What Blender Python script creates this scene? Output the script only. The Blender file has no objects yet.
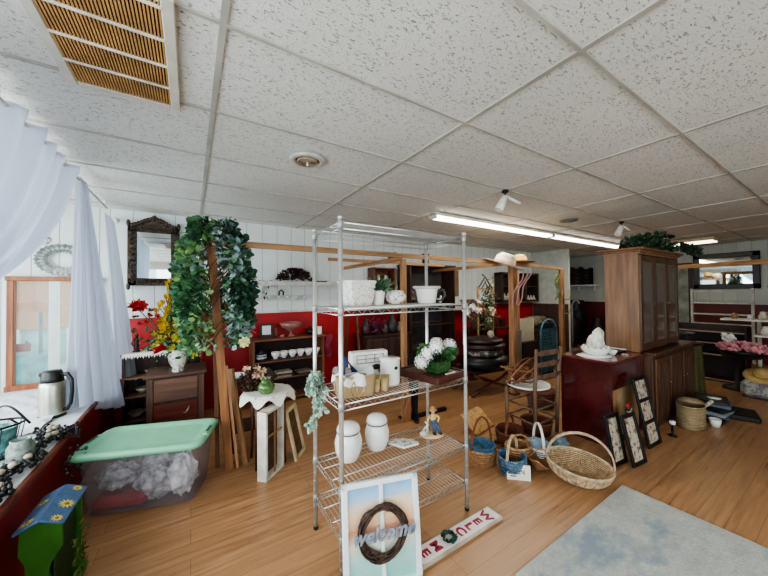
import bpy, math, random
from mathutils import Vector, Matrix
random.seed(7)
PI = math.pi
SC = bpy.context.scene
COL = SC.collection
V = Vector

# ------------------------------------------------------------------ mesh builder
class MB:
    def __init__(self):
        self.v = []; self.f = []; self.s = []
    def add(self, vs, fs, smooth=False, m=None):
        b = len(self.v)
        for p in vs:
            p = V(p)
            self.v.append(m @ p if m else p)
        for f in fs:
            self.f.append([b + i for i in f]); self.s.append(smooth)
        return self
    def box(self, c, s, m=None, bev=0.0):
        x, y, z = s[0]/2, s[1]/2, s[2]/2
        c = V(c)
        if bev <= 0:
            vs = [c + V((i*x, j*y, k*z)) for i in (-1, 1) for j in (-1, 1) for k in (-1, 1)]
            return self.add(vs, [(0,1,3,2),(4,6,7,5),(0,4,5,1),(2,3,7,6),(0,2,6,4),(1,5,7,3)], False, m)
        b = min(bev, x*.9, y*.9, z*.9)
        vs = []; idx = {}
        for i in (-1, 1):
            for j in (-1, 1):
                for k in (-1, 1):
                    for a in range(3):
                        p = [i*(x-b), j*(y-b), k*(z-b)]
                        p[a] = (i*x, j*y, k*z)[a]
                        idx[(i, j, k, a)] = len(vs); vs.append(c + V(p))
        fs = []
        for a in range(3):
            o = [q for q in range(3) if q != a]
            for sg in (-1, 1):
                quad = []
                for (p, q) in ((-1,-1),(1,-1),(1,1),(-1,1)):
                    key = [0,0,0]; key[a] = sg; key[o[0]] = p; key[o[1]] = q
                    quad.append(idx[(key[0], key[1], key[2], a)])
                fs.append(quad)
            for (p, q) in ((-1,-1),(1,-1),(1,1),(-1,1)):
                quad = []
                for e, aa in ((-1, o[0]), (1, o[0]), (1, o[1]), (-1, o[1])):
                    key = [0,0,0]; key[a] = e; key[o[0]] = p; key[o[1]] = q
                    quad.append(idx[(key[0], key[1], key[2], aa)])
                fs.append(quad)
        for i in (-1, 1):
            for j in (-1, 1):
                for k in (-1, 1):
                    fs.append([idx[(i, j, k, a)] for a in range(3)])
        return self.add(vs, fs, False, m)
    def bar(self, p, q, w, h=None, up=(0, 0, 1)):
        h = h or w; p = V(p); q = V(q); d = (q - p)
        L = d.length; d.normalize(); up = V(up)
        if abs(d.dot(up)) > .99: up = V((1, 0, 0))
        sx = d.cross(up).normalized(); sz = sx.cross(d)
        m = Matrix((( sx.x, d.x, sz.x, p.x), (sx.y, d.y, sz.y, p.y), (sx.z, d.z, sz.z, p.z), (0,0,0,1)))
        return self.box((0, L/2, 0), (w, L, h), m)
    def tube(self, pts, r, n=6, closed=False, smooth=True):
        pts = [V(p) for p in pts]; N = len(pts)
        rs = r if isinstance(r, (list, tuple)) else [r]*N
        vs = []; prev = None
        for i, p in enumerate(pts):
            a = pts[(i-1) % N] if (closed or i > 0) else p
            b = pts[(i+1) % N] if (closed or i < N-1) else p
            t = (b - a)
            if t.length < 1e-9: t = V((0, 0, 1))
            t.normalize()
            if prev is None:
                u = t.cross(V((0, 0, 1)))
                if u.length < .1: u = t.cross(V((1, 0, 0)))
            else:
                u = prev - t*prev.dot(t)
                if u.length < 1e-6: u = t.orthogonal()
            u.normalize(); prev = u; w = t.cross(u)
            for k in range(n):
                an = 2*PI*k/n
                vs.append(p + (u*math.cos(an) + w*math.sin(an))*rs[i])
        fs = []
        for i in range(N if closed else N-1):
            j = (i+1) % N
            for k in range(n):
                l = (k+1) % n
                fs.append((i*n+k, i*n+l, j*n+l, j*n+k))
        if not closed:
            fs.append(tuple(range(n))[::-1]); fs.append(tuple((N-1)*n + k for k in range(n)))
        return self.add(vs, fs, smooth)
    def ring(self, c, rx, ry, r, n=32, k=6, m=None, wob=0, tilt=None):
        pts = []
        for i in range(n):
            a = 2*PI*i/n
            p = V((rx*math.cos(a), ry*math.sin(a), wob*math.sin(a*n/2 + .5)))
            if tilt: p = tilt @ p
            pts.append(V(c) + p)
        if m: pts = [m @ p for p in pts]
        return self.tube(pts, r, k, True)
    def lathe(self, prof, c=(0, 0, 0), n=24, m=None, sx=1, sy=1, smooth=True, flute=0, nf=0):
        vs = []; c = V(c)
        for (r, z) in prof:
            for k in range(n):
                a = 2*PI*k/n
                rr = r*(1 + (flute*math.cos(nf*a) if nf else 0))
                vs.append(c + V((rr*math.cos(a)*sx, rr*math.sin(a)*sy, z)))
        fs = []
        for i in range(len(prof)-1):
            for k in range(n):
                l = (k+1) % n
                fs.append((i*n+k, i*n+l, (i+1)*n+l, (i+1)*n+k))
        if prof[0][0] > 1e-5: fs.append(tuple(range(n))[::-1])
        if prof[-1][0] > 1e-5: fs.append(tuple((len(prof)-1)*n+k for k in range(n)))
        return self.add(vs, fs, smooth, m)
    def ball(self, c, r, n=12, k=8, m=None):
        if not isinstance(r, (tuple, list)): r = (r, r, r)
        prof = [(max(1e-6, math.sin(PI*i/k)), -math.cos(PI*i/k)) for i in range(k+1)]
        mm = Matrix.Translation(V(c)) @ Matrix.Diagonal((r[0], r[1], r[2], 1))
        if m: mm = m @ mm
        vs = []
        return self.lathe(prof, n=n, m=mm)
    def grid(self, fn, nu, nv, smooth=True, closed_u=False):
        vs = [fn(i/nu, j/nv) for j in range(nv+1) for i in range(nu+1)]
        w = nu+1
        fs = [(j*w+i, j*w+i+1, (j+1)*w+i+1, (j+1)*w+i) for j in range(nv) for i in range(nu)]
        return self.add(vs, fs, smooth)
    def prism(self, poly, t, m=None):
        n = len(poly)
        vs = [(x, y, 0) for x, y in poly] + [(x, y, t) for x, y in poly]
        fs = [tuple(range(n))[::-1], tuple(range(n, 2*n))] + [(i, (i+1) % n, n+(i+1) % n, n+i) for i in range(n)]
        return self.add(vs, fs, False, m)
    def leaf(self, p, d, s, w=.6, fold=.25):
        p = V(p); d = V(d).normalized()
        u = d.cross(V((random.uniform(-1,1), random.uniform(-1.2,.6), random.uniform(.1,1))))
        if u.length < .05: u = V((1, 0, 0))
        u.normalize(); nrm = u.cross(d)
        a = p; b = p + d*s*.35 + u*s*w*.5 + nrm*s*fold*.5; c = p + d*s*.35 - u*s*w*.5 + nrm*s*fold*.5
        e = p + d*s*.75 + u*s*w*.35 + nrm*s*fold*.4; g = p + d*s*.75 - u*s*w*.35 + nrm*s*fold*.4
        t = p + d*s; mid = p + d*s*.5
        return self.add([a, b, e, t, g, c, mid], [(0,6,1), (1,6,2), (2,6,3), (3,6,4), (4,6,5), (5,6,0)], False)
    def build(self, name, mt, parent=None, loc=None, rz=0, rot=None):
        me = bpy.data.meshes.new(name)
        me.from_pydata([tuple(p) for p in self.v], [], self.f)
        me.polygons.foreach_set('use_smooth', self.s)
        me.update()
        me.materials.append(mt)
        o = bpy.data.objects.new(name, me); COL.objects.link(o)
        if parent: o.parent = parent
        if loc is not None: o.location = loc
        if rot: o.rotation_euler = rot
        elif rz: o.rotation_euler = (0, 0, rz)
        return o

def tag(o, label=None, cat=None, group=None, kind=None):
    if label: o['label'] = label
    if cat: o['category'] = cat
    if group: o['group'] = group
    if kind: o['kind'] = kind
    return o
def T(name, label, cat, loc=(0,0,0), rz=0, group=None, rot=None):
    o = bpy.data.objects.new(name, None); COL.objects.link(o)
    o.location = loc; o.rotation_euler = rot or (0, 0, rz); o.empty_display_size = .05
    return tag(o, label, cat, group)
def S(name, mb, mt, label, cat, loc=None, rz=0, group=None, rot=None):
    return tag(mb.build(name, mt, None, loc, rz, rot), label, cat, group)
def ST(name, mb, mt, parent=None):
    o = mb.build(name, mt, parent)
    if parent is None: o['kind'] = 'structure'
    return o
def kids(o): return [c for c in COL.objects if c.parent == o]
def dup(root, loc, rz=None, label=None, group=None, scale=None):
    r = root.copy(); COL.objects.link(r); r.location = loc
    if rz is not None: r.rotation_euler = (r.rotation_euler.x, r.rotation_euler.y, rz)
    if scale: r.scale = (scale,)*3 if not isinstance(scale, tuple) else scale
    if label: r['label'] = label
    if group: r['group'] = group
    for ch in kids(root):
        c = ch.copy(); COL.objects.link(c); c.parent = r
        for g in kids(ch):
            d = g.copy(); COL.objects.link(d); d.parent = c
    return r
def text_obj(name, body, size, mt, parent, m, ext=.002, shear=0, bold=0):
    cu = bpy.data.curves.new(name, 'FONT'); cu.body = body; cu.size = size; cu.extrude = ext
    cu.align_x = 'CENTER'; cu.align_y = 'CENTER'; cu.shear = shear; cu.offset = bold
    tmp = bpy.data.objects.new(name+'_tmp', cu); COL.objects.link(tmp)
    bpy.context.view_layer.update()
    me = bpy.data.meshes.new_from_object(tmp)
    bpy.data.objects.remove(tmp); bpy.data.curves.remove(cu)
    me.materials.clear(); me.materials.append(mt)
    o = bpy.data.objects.new(name, me); COL.objects.link(o)
    if parent: o.parent = parent
    o.matrix_local = m
    return o

# ------------------------------------------------------------------ materials
def lin(c): return c/12.92 if c <= .04045 else ((c+.055)/1.055)**2.4
def hx(h, k=1.0):
    h = h.lstrip('#'); return tuple(min(1, lin(int(h[i:i+2], 16)/255)*k) for i in (0, 2, 4)) + (1,)
_mc = {}
def M(h, rough=.55, metal=0, var=.18, vs=9, bump=0, bs=60, emis=0, spec=.5, stretch=(1,1,1), h2=None, trans=0, coat=0):
    key = (h, rough, metal, var, vs, bump, bs, emis, spec, stretch, h2, trans, coat)
    if key in _mc: return _mc[key]
    m = bpy.data.materials.new('surface_' + h.strip('#')); m.use_nodes = True
    nt = m.node_tree; n = nt.nodes; l = nt.links; b = n['Principled BSDF']
    b.inputs['Roughness'].default_value = rough; b.inputs['Metallic'].default_value = metal
    b.inputs['Specular IOR Level'].default_value = spec
    if coat: b.inputs['Coat Weight'].default_value = coat; b.inputs['Coat Roughness'].default_value = .12
    tc = n.new('ShaderNodeTexCoord'); mp = n.new('ShaderNodeMapping'); mp.inputs['Scale'].default_value = stretch
    l.new(tc.outputs['Object'], mp.inputs['Vector'])
    nz = n.new('ShaderNodeTexNoise'); nz.inputs['Scale'].default_value = vs; nz.inputs['Detail'].default_value = 5
    l.new(mp.outputs[0], nz.inputs['Vector'])
    mx = n.new('ShaderNodeMix'); mx.data_type = 'RGBA'
    c = hx(h)
    if h2: ca, cb = hx(h2), c
    else: ca = tuple(x*(1-var*1.6) for x in c[:3]) + (1,); cb = tuple(min(1, x*(1+var*.8)) for x in c[:3]) + (1,)
    mr = n.new('ShaderNodeMapRange'); mr.inputs[1].default_value = .32; mr.inputs[2].default_value = .68
    l.new(nz.outputs['Fac'], mr.inputs[0]); l.new(mr.outputs[0], mx.inputs['Factor'])
    mx.inputs[6].default_value = ca; mx.inputs[7].default_value = cb
    l.new(mx.outputs[2], b.inputs['Base Color'])
    if emis:
        l.new(mx.outputs[2], b.inputs['Emission Color']); b.inputs['Emission Strength'].default_value = emis
    if bump:
        z2 = n.new('ShaderNodeTexNoise'); z2.inputs['Scale'].default_value = bs; z2.inputs['Detail'].default_value = 3
        l.new(mp.outputs[0], z2.inputs['Vector'])
        bp = n.new('ShaderNodeBump'); bp.inputs['Strength'].default_value = bump; bp.inputs['Distance'].default_value = .01
        l.new(z2.outputs['Fac'], bp.inputs['Height']); l.new(bp.outputs[0], b.inputs['Normal'])
    if trans: b.inputs['Transmission Weight'].default_value = trans
    _mc[key] = m
    return m
def WOOD(h, h2, rough=.5, axis='z', sc=3, coat=0):
    st = {'z': (9, 9, .7), 'x': (.7, 9, 9), 'y': (9, .7, 9)}[axis]
    return M(h, rough, 0, .2, sc, .15, 20, stretch=st, h2=h2, coat=coat)
def nodes(name):
    m = bpy.data.materials.new(name); m.use_nodes = True
    return m, m.node_tree.nodes, m.node_tree.links, m.node_tree.nodes['Principled BSDF']
def math_(n, l, op, a, b=None, c=None):
    x = n.new('ShaderNodeMath'); x.operation = op
    for i, q in enumerate((a, b, c)):
        if q is None: continue
        if isinstance(q, (int, float)): x.inputs[i].default_value = q
        else: l.new(q, x.inputs[i])
    return x.outputs[0]
def mixc(n, l, f, a, b):
    x = n.new('ShaderNodeMix'); x.data_type = 'RGBA'
    if isinstance(f, (int, float)): x.inputs[0].default_value = f
    else: l.new(f, x.inputs[0])
    for i, q in ((6, a), (7, b)):
        if isinstance(q, tuple): x.inputs[i].default_value = q
        else: l.new(q, x.inputs[i])
    return x.outputs[2]
def noise(n, l, vec, sc, det=4, rough=.5):
    x = n.new('ShaderNodeTexNoise'); x.inputs['Scale'].default_value = sc; x.inputs['Detail'].default_value = det
    x.inputs['Roughness'].default_value = rough
    l.new(vec, x.inputs['Vector']); return x.outputs['Fac']
def mapping(n, l, sc=(1,1,1), rot=(0,0,0), loc=(0,0,0)):
    tc = n.new('ShaderNodeTexCoord'); mp = n.new('ShaderNodeMapping')
    mp.inputs['Scale'].default_value = sc; mp.inputs['Rotation'].default_value = rot; mp.inputs['Location'].default_value = loc
    l.new(tc.outputs['Object'], mp.inputs['Vector']); return mp.outputs[0]
def mrange(n, l, v, a, b, c=0, d=1):
    x = n.new('ShaderNodeMapRange'); l.new(v, x.inputs[0])
    for i, q in enumerate((a, b, c, d)): x.inputs[i+1].default_value = q
    return x.outputs[0]
def bumpn(n, l, h, st, dist=.01):
    b = n.new('ShaderNodeBump'); b.inputs['Strength'].default_value = st; b.inputs['Distance'].default_value = dist
    l.new(h, b.inputs['Height']); return b.outputs[0]

def mat_floor():
    m, n, l, b = nodes('laminate_floor')
    v = mapping(n, l)
    br = n.new('ShaderNodeTexBrick'); l.new(v, br.inputs['Vector'])
    br.inputs['Scale'].default_value = 1; br.inputs['Brick Width'].default_value = 1.2; br.inputs['Row Height'].default_value = .125
    br.inputs['Mortar Size'].default_value = .0014; br.inputs['Mortar Smooth'].default_value = .4; br.inputs['Bias'].default_value = 0
    br.offset = .37; br.inputs['Color1'].default_value = (0,0,0,1); br.inputs['Color2'].default_value = (1,1,1,1); br.inputs['Mortar'].default_value = (.5,.5,.5,1)
    bw = n.new('ShaderNodeRGBToBW'); l.new(br.outputs['Color'], bw.inputs[0])
    v2 = mapping(n, l, (1.3, 22, 1)); g1 = noise(n, l, v2, 1.6, 6, .65)
    v3 = mapping(n, l, (1, 5, 1)); g2 = noise(n, l, v3, 1.3, 4, .6)
    c1 = mixc(n, l, mrange(n, l, g1, .36, .66), hx('#775033'), hx('#c79a70'))
    c2 = mixc(n, l, mrange(n, l, g2, .3, .7), hx('#a67c56'), c1)
    c3 = mixc(n, l, mrange(n, l, bw.outputs[0], 0, 1, .0, .28), c2, hx('#cb9a6e'))
    c4 = mixc(n, l, br.outputs['Fac'], c3, hx('#7a4e2e'))
    l.new(c4, b.inputs['Base Color'])
    l.new(mrange(n, l, g1, .3, .7, .26, .42), b.inputs['Roughness'])
    l.new(bumpn(n, l, math_(n, l, 'SUBTRACT', g1, br.outputs['Fac']), .12, .004), b.inputs['Normal'])
    return m
def mat_ceiling():
    m, n, l, b = nodes('fissured_ceiling_tile')
    v = mapping(n, l, (1, 2.1, 1), (0, 0, .5)); a = noise(n, l, v, 55, 3, .6)
    v2 = mapping(n, l); c = noise(n, l, v2, 140, 2)
    d = noise(n, l, v2, .9, 2)
    pit = mrange(n, l, a, .59, .66)
    base = mixc(n, l, mrange(n, l, d, .3, .7), hx('#d8d8d1'), hx('#e6e5df'))
    col = mixc(n, l, pit, base, hx('#9c9b94'))
    l.new(col, b.inputs['Base Color']); b.inputs['Roughness'].default_value = .9
    h = math_(n, l, 'ADD', math_(n, l, 'MULTIPLY', pit, -1.6), math_(n, l, 'MULTIPLY', c, .4))
    l.new(bumpn(n, l, h, .6, .01), b.inputs['Normal']); return m
def mat_panel(axis, base='#dfe6e4'):
    m, n, l, b = nodes('grooved_white_panel')
    tc = n.new('ShaderNodeTexCoord'); sp = n.new('ShaderNodeSeparateXYZ'); l.new(tc.outputs['Object'], sp.inputs[0])
    fr = math_(n, l, 'FRACT', math_(n, l, 'DIVIDE', math_(n, l, 'ADD', sp.outputs[axis], 10.06), .2))
    g = mrange(n, l, math_(n, l, 'ABSOLUTE', math_(n, l, 'SUBTRACT', fr, .5)), .0, .03, 1, 0)
    v = mapping(n, l); z = noise(n, l, v, 3, 4)
    c = mixc(n, l, mrange(n, l, z, .3, .7), hx(base, .88), hx(base))
    l.new(mixc(n, l, g, c, hx('#8f9995')), b.inputs['Base Color']); b.inputs['Roughness'].default_value = .6
    l.new(bumpn(n, l, math_(n, l, 'MULTIPLY', g, -1), .6, .006), b.inputs['Normal']); return m
def mat_rug():
    m, n, l, b = nodes('worn_blue_grey_rug')
    v = mapping(n, l, (1,1,1), (0,0,.3)); a = noise(n, l, v, 1.7, 9, .6); f = noise(n, l, v, 70, 3, .7); g = noise(n, l, v, 9, 5, .7)
    v2 = mapping(n, l, (1, 1.7, 1), (0,0,-.5), (3.1, 1.7, 0)); k = noise(n, l, v2, 2.1, 9, .62)
    c = mixc(n, l, mrange(n, l, g, .3, .7), hx('#a9aca4'), hx('#c9cac2'))
    c = mixc(n, l, mrange(n, l, k, .52, .62), c, hx('#8697a1'))
    c = mixc(n, l, mrange(n, l, a, .57, .66), c, hx('#8d8a6b'))
    c = mixc(n, l, mrange(n, l, a, .36, .30), c, hx('#b89f93'))
    c = mixc(n, l, mrange(n, l, f, .35, .65, 0, .45), c, hx('#8f9498'))
    l.new(c, b.inputs['Base Color']); b.inputs['Roughness'].default_value = .95
    l.new(bumpn(n, l, f, .5, .006), b.inputs['Normal']); return m
def mat_sheer():
    m, n, l, b = nodes('sheer_white_voile')
    out = n['Material Output']; b.inputs['Base Color'].default_value = (.62, .66, .74, 1); b.inputs['Roughness'].default_value = .9
    t = n.new('ShaderNodeBsdfTranslucent'); t.inputs[0].default_value = (.50, .54, .64, 1)
    tr = n.new('ShaderNodeBsdfTransparent')
    m1 = n.new('ShaderNodeMixShader'); m1.inputs[0].default_value = .5; l.new(b.outputs[0], m1.inputs[1]); l.new(t.outputs[0], m1.inputs[2])
    m2 = n.new('ShaderNodeMixShader'); m2.inputs[0].default_value = .05
    l.new(m1.outputs[0], m2.inputs[1]); l.new(tr.outputs[0], m2.inputs[2]); l.new(m2.outputs[0], out.inputs[0]); return m
def mat_clear(tint=(1,1,1,1), mixf=.85, rough=.05):
    m, n, l, b = nodes('clear_pane')
    out = n['Material Output']; b.inputs['Roughness'].default_value = rough; b.inputs['Base Color'].default_value = tint
    b.inputs['Specular IOR Level'].default_value = .8
    tr = n.new('ShaderNodeBsdfTransparent'); tr.inputs[0].default_value = tint
    mx = n.new('ShaderNodeMixShader'); mx.inputs[0].default_value = mixf
    l.new(b.outputs[0], mx.inputs[1]); l.new(tr.outputs[0], mx.inputs[2]); l.new(mx.outputs[0], out.inputs[0]); return m
def mat_art():
    m, n, l, b = nodes('beach_sunset_painting')
    tc = n.new('ShaderNodeTexCoord'); sp = n.new('ShaderNodeSeparateXYZ'); l.new(tc.outputs['Object'], sp.inputs[0])
    z = noise(n, l, mapping(n, l, (2, 8, 8)), 3, 5, .6)
    h = math_(n, l, 'ADD', sp.outputs[2], math_(n, l, 'MULTIPLY', math_(n, l, 'SUBTRACT', z, .5), .12))
    cr = n.new('ShaderNodeValToRGB'); l.new(math_(n, l, 'DIVIDE', h, .5), cr.inputs[0])
    e = cr.color_ramp.elements; e[0].position = .0; e[0].color = hx('#7fc4bd'); e[1].position = 1; e[1].color = hx('#6ba9d6')
    for p, c in ((.28, '#a9d6cd'), (.42, '#e9e2cf'), (.52, '#e8a58a'), (.62, '#f0c9a0'), (.74, '#f0cfae'), (.82, '#a9c8dd')):
        q = e.new(p); q.color = hx(c)
    l.new(cr.outputs[0], b.inputs['Base Color']); b.inputs['Roughness'].default_value = .4; return m
def mat_weave(h, h2, sc=60):
    m, n, l, b = nodes('woven_'+h.strip('#'))
    v = mapping(n, l)
    w = n.new('ShaderNodeTexWave'); w.bands_direction = 'Z'; w.inputs['Scale'].default_value = sc; w.inputs['Distortion'].default_value = 6
    w.inputs['Detail'].default_value = 2; l.new(v, w.inputs['Vector'])
    z = noise(n, l, v, 14, 3)
    c = mixc(n, l, math_(n, l, 'MULTIPLY', math_(n, l, 'ADD', w.outputs['Fac'], z), .5), hx(h2), hx(h))
    l.new(c, b.inputs['Base Color']); b.inputs['Roughness'].default_value = .75
    l.new(bumpn(n, l, w.outputs['Fac'], .7, .008), b.inputs['Normal']); return m
def mat_blotch(a, b_, c_, sc=20, t=.52, rough=.6):
    m, n, l, b = nodes('patterned_'+a.strip('#'))
    v = mapping(n, l); z = noise(n, l, v, sc, 3, .6); y = noise(n, l, v, sc*2.3, 2)
    c = mixc(n, l, mrange(n, l, z, t, t+.04), hx(a), hx(b_)); c = mixc(n, l, mrange(n, l, y, .6, .64), c, hx(c_))
    l.new(c, b.inputs['Base Color']); b.inputs['Roughness'].default_value = rough; return m
def mat_lattice(a, b_, sc=30):
    m, n, l, b = nodes('checked_'+a.strip('#'))
    v = mapping(n, l, (1,1,1), (.3,.3,.78)); ck = n.new('ShaderNodeTexChecker'); ck.inputs['Scale'].default_value = sc
    l.new(v, ck.inputs[0]); ck.inputs[1].default_value = hx(a); ck.inputs[2].default_value = hx(b_)
    l.new(ck.outputs[0], b.inputs['Base Color']); b.inputs['Roughness'].default_value = .6; return m
def mat_emit(c, s):
    m = bpy.data.materials.new('lit_surface'); m.use_nodes = True; n = m.node_tree.nodes; b = n['Principled BSDF']
    b.inputs['Base Color'].default_value = hx(c); b.inputs['Emission Color'].default_value = hx(c); b.inputs['Emission Strength'].default_value = s
    return m

WHITE = M('#e6e6e0', .45, var=.05); CHINA = M('#eeeee8', .18, var=.04, coat=.5); CREAM = M('#d9cfb4', .5, var=.12, bump=.2)
CHROME = M('#d2d2cd', .28, .7, var=.05); DARKMETAL = M('#1b1a1a', .4, .6, var=.2); BLACK = M('#141416', .4, var=.3)
PINE = WOOD('#b98f63', '#83603f', .6, 'x'); PINEZ = WOOD('#b88d66', '#80583a', .6, 'z'); PINEY = WOOD('#bd9062', '#83603f', .6, 'y')
DARKWOOD = WOOD('#4a3228', '#241610', .45, 'x'); DARKWOODZ = WOOD('#4b3127', '#22150f', .45, 'z')
OAKZ = WOOD('#7d563e', '#54362a', .4, 'z'); OAKDARK = WOOD('#634631', '#3c271c', .35, 'z'); MAHOG = M('#4c1519', .16, var=.25, vs=3, coat=.8)
RED = M('#a81a1e', .5, var=.12, vs=3); REDDARK = M('#7d1518', .5, var=.2, vs=3)
GREENLEAF = M('#3f6a3c', .5, var=.45, vs=14); DARKLEAF = M('#26432c', .5, var=.45, vs=14); SAGE = M('#b4cdbd', .6, var=.35, vs=24)
LIME = M('#b7b84a', .6, var=.3, vs=14); YELLOW = M('#d9b02e', .6, var=.25, vs=20); WICKER = mat_weave('#b98a5c', '#6b4326')
WICKERD = mat_weave('#8a4f30', '#40200f'); WICKERL = mat_weave('#d8c49c', '#8b7046', 80); VINE = M('#7a4c33', .8, var=.4, vs=30)
SHEER = mat_sheer(); PLASTIC_CLEAR = mat_clear((.80, .80, .86, 1), .86, .15); GLASS = mat_clear((.97, 1, .99, 1), .9)
LACE = mat_blotch('#eceade', '#e2dfd2', '#b9b7aa', 60, .5)

# ------------------------------------------------------------------ setting
CEIL = 2.40
ST('floor', MB().box((3.8, .9, -.05), (11.6, 8.2, .1)), mat_floor())
ST('ceiling', MB().box((3.8, .9, CEIL+.06), (11.6, 8.2, .1)), mat_ceiling())
gx = [.0965+1.216*k for k in range(-1, 8)]; gy = [.597+.609*k for k in range(-5, 7)]
g = MB()
for x in gx: g.box((x, .9, CEIL+.006), (.024, 7.2, .008))
for y in gy: g.box((3.75, y, CEIL+.0055), (11.3, .015, .008))
ST('trim_1', g, M('#b5b2a8', .5, var=.15, vs=4))
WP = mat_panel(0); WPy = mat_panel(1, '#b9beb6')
w = MB()
BY = 4.5
w.box((-1.74, BY+.05, 1.2), (.50, .1, 2.4)); w.box((-1.17, BY+.05, 2.02), (.64, .1, .78)); w.box((-1.17, BY+.05, .25), (.64, .1, .52))
w.box((3.28, BY+.05, 1.2), (8.25, .1, 2.42))
ST('wall_back', w, WP)
w = MB(); w.box((7.235, 4.06, 1.2), (.07, .87, 2.41)); ST('wall_pillar', w, M('#c3c9c0', .7, var=.08))
ST('wall_nook', MB().box((8.5, 4.75, 1.2), (2.0, .1, 2.42)), M('#a7aaa0', .7, var=.1))
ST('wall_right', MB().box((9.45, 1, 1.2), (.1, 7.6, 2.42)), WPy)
w = MB(); w.box((-1.95, 1, .26), (.1, 7.2, .52)); w.box((-1.95, 1, 2.3), (.1, 7.2, .22))
for y in (-2.4, .1, 2.6, 4.45): w.box((-1.95, y, 1.35), (.1, .1, 1.7))
ST('wall_left', w, M('#cdbfae', .6, var=.1))
w = MB(); w.box((-1.0, -2.5, .3), (1.9, .1, .6)); w.box((3.8, -2.5, 2.3), (11.5, .1, .22)); w.box((6.7, -2.5, 1.2), (5.6, .1, 2.4))
for x in (-1.9, 0., 1.1, 2.5, 3.9): w.box((x, -2.5, 1.2), (.12, .1, 2.4))
w.box((2.5, -2.5, .3), (2.8, .1, .6))
ST('wall_front', w, M('#c9c2b4', .6, var=.1))
# raised display deck behind the low red wall
ST('wall_window_low', MB().box((-.77, 1, .255), (.1, 6.98, .51)), M('#8e1d20', .5, var=.25, vs=3))
ST('trim_2', MB().box((-1.33, 1, .49), (1.24, 6.98, .06), bev=.008), M('#d3d8da', .6, var=.12, vs=6, bump=.3, bs=14))
ST('trim_3', MB().box((-.705, 1, .50), (.03, 6.98, .035), bev=.006), M('#7d3a2c', .5, var=.25))
# red wainscot
wz = 1.18
w = MB(); w.box((3.33, BY-.008, wz/2), (8.15, .016, wz)); w.box((-.735+.02, BY-.008, .8), (.06, .016, .72)); ST('trim_4', w, RED)
ST('trim_5', MB().box((3.3, BY-.012, wz+.012), (8.1, .024, .03)), M('#d4d6d0', .5))
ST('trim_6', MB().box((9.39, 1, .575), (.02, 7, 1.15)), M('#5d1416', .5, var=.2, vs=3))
ST('trim_7', MB().box((7.193, 4.05, .57), (.012, .84, 1.16)), M('#4d3a34', .6, var=.2))
# window in the alcove
WFM = WOOD('#a5623a', '#74401f', .5, 'z')
w1 = ST('window_1', MB().box((-1.485, BY-.02, 1.07), (.05, .07, 1.05), bev=.005).box((-.86, BY-.02, 1.07), (.05, .07, 1.05), bev=.005).box((-1.17, BY-.022, 1.615), (.70, .08, .045), bev=.005).box((-1.17, BY-.022, .525), (.70, .08, .09), bev=.005).box((-1.15, BY-.05, .465), (.70, .1, .03), bev=.005), WFM)
ST('window_pane', MB().box((-1.17, BY, 1.08), (.60, .006, 1.03)), GLASS, w1)
# outside
ST('ground', MB().box((-4, 9, -.3), (30, 30, .1)), M('#b9c4c2', .9, var=.15, vs=2))
t = T('building', 'tan brick building with pale teal shopfront seen through the window', 'building', (-5, 10.5, -.25))
MB().box((0, 1, 1.55), (9, 2, 1.3)).build('upper_wall', mat_weave('#cf9c78', '#b57f5c', 8), t)
MB().box((0, 1.05, .45), (9, 1.9, .9)).build('shopfront', M('#9fc9c4', .3, var=.25, vs=3), t)
for k in range(6): MB().box((-2+k*.9, -.01, .45), (.12, .1, .9)).build('shopfront_post', WHITE, t)
MB().box((0, .98, 2.27), (9.1, 2.1, .14)).build('cornice', M('#dfe3df', .6), t)
t = T('teal_cart', 'teal market cart with pale canopy outside the window', 'cart', (-2.35, 7.0, -.25))
MB().box((0,0,.55),(.9,.5,.5),bev=.03).build('body', M('#4f9c9a', .4, var=.3), t)
for sx in (-1,1): MB().bar((sx*.4,-.2,.8),(sx*.4,-.2,1.45),.035).build('canopy_pole', M('#3e6f70', .5), t)
MB().prism([(-.6,0),(.6,0),(.5,.16),(-.5,.16)], .7, Matrix.Translation((0,.35,1.45)) @ Matrix.Rotation(PI/2,4,'X')).build('canopy', M('#c07d52', .8, var=.2), t)
for sx in (-1,1): MB().lathe([(.001,0),(.16,0),(.16,.05),(.001,.05)], m=Matrix.Translation((sx*.28,-.28,.2)) @ Matrix.Rotation(PI/2,4,'X')).build('wheel', BLACK, t)
S('porch_post', MB().box((0, 0, 1.1), (.09, .09, 2.2), bev=.01).box((0, 0, .06), (.14, .14, .12)), WHITE, 'white square porch post standing outside the window', 'post', (-1.62, 6.1, -.25))
t = T('planter_bench', 'dark red slatted bench on the pavement outside the window', 'bench', (-2.75, 8.2, -.25), .2)
for k in range(3): MB().box((0, -.1+k*.1, .42), (.5, .08, .03)).build('slat', REDDARK, t)
for sx in (-1, 1): MB().bar((sx*.2, -.12, 0), (sx*.2, -.12, .42), .04).bar((sx*.2, .12, 0), (sx*.2, .14, .85), .04).build('leg', REDDARK, t)
MB().box((0, .13, .72), (.5, .03, .18)).build('backrest', REDDARK, t)

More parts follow.
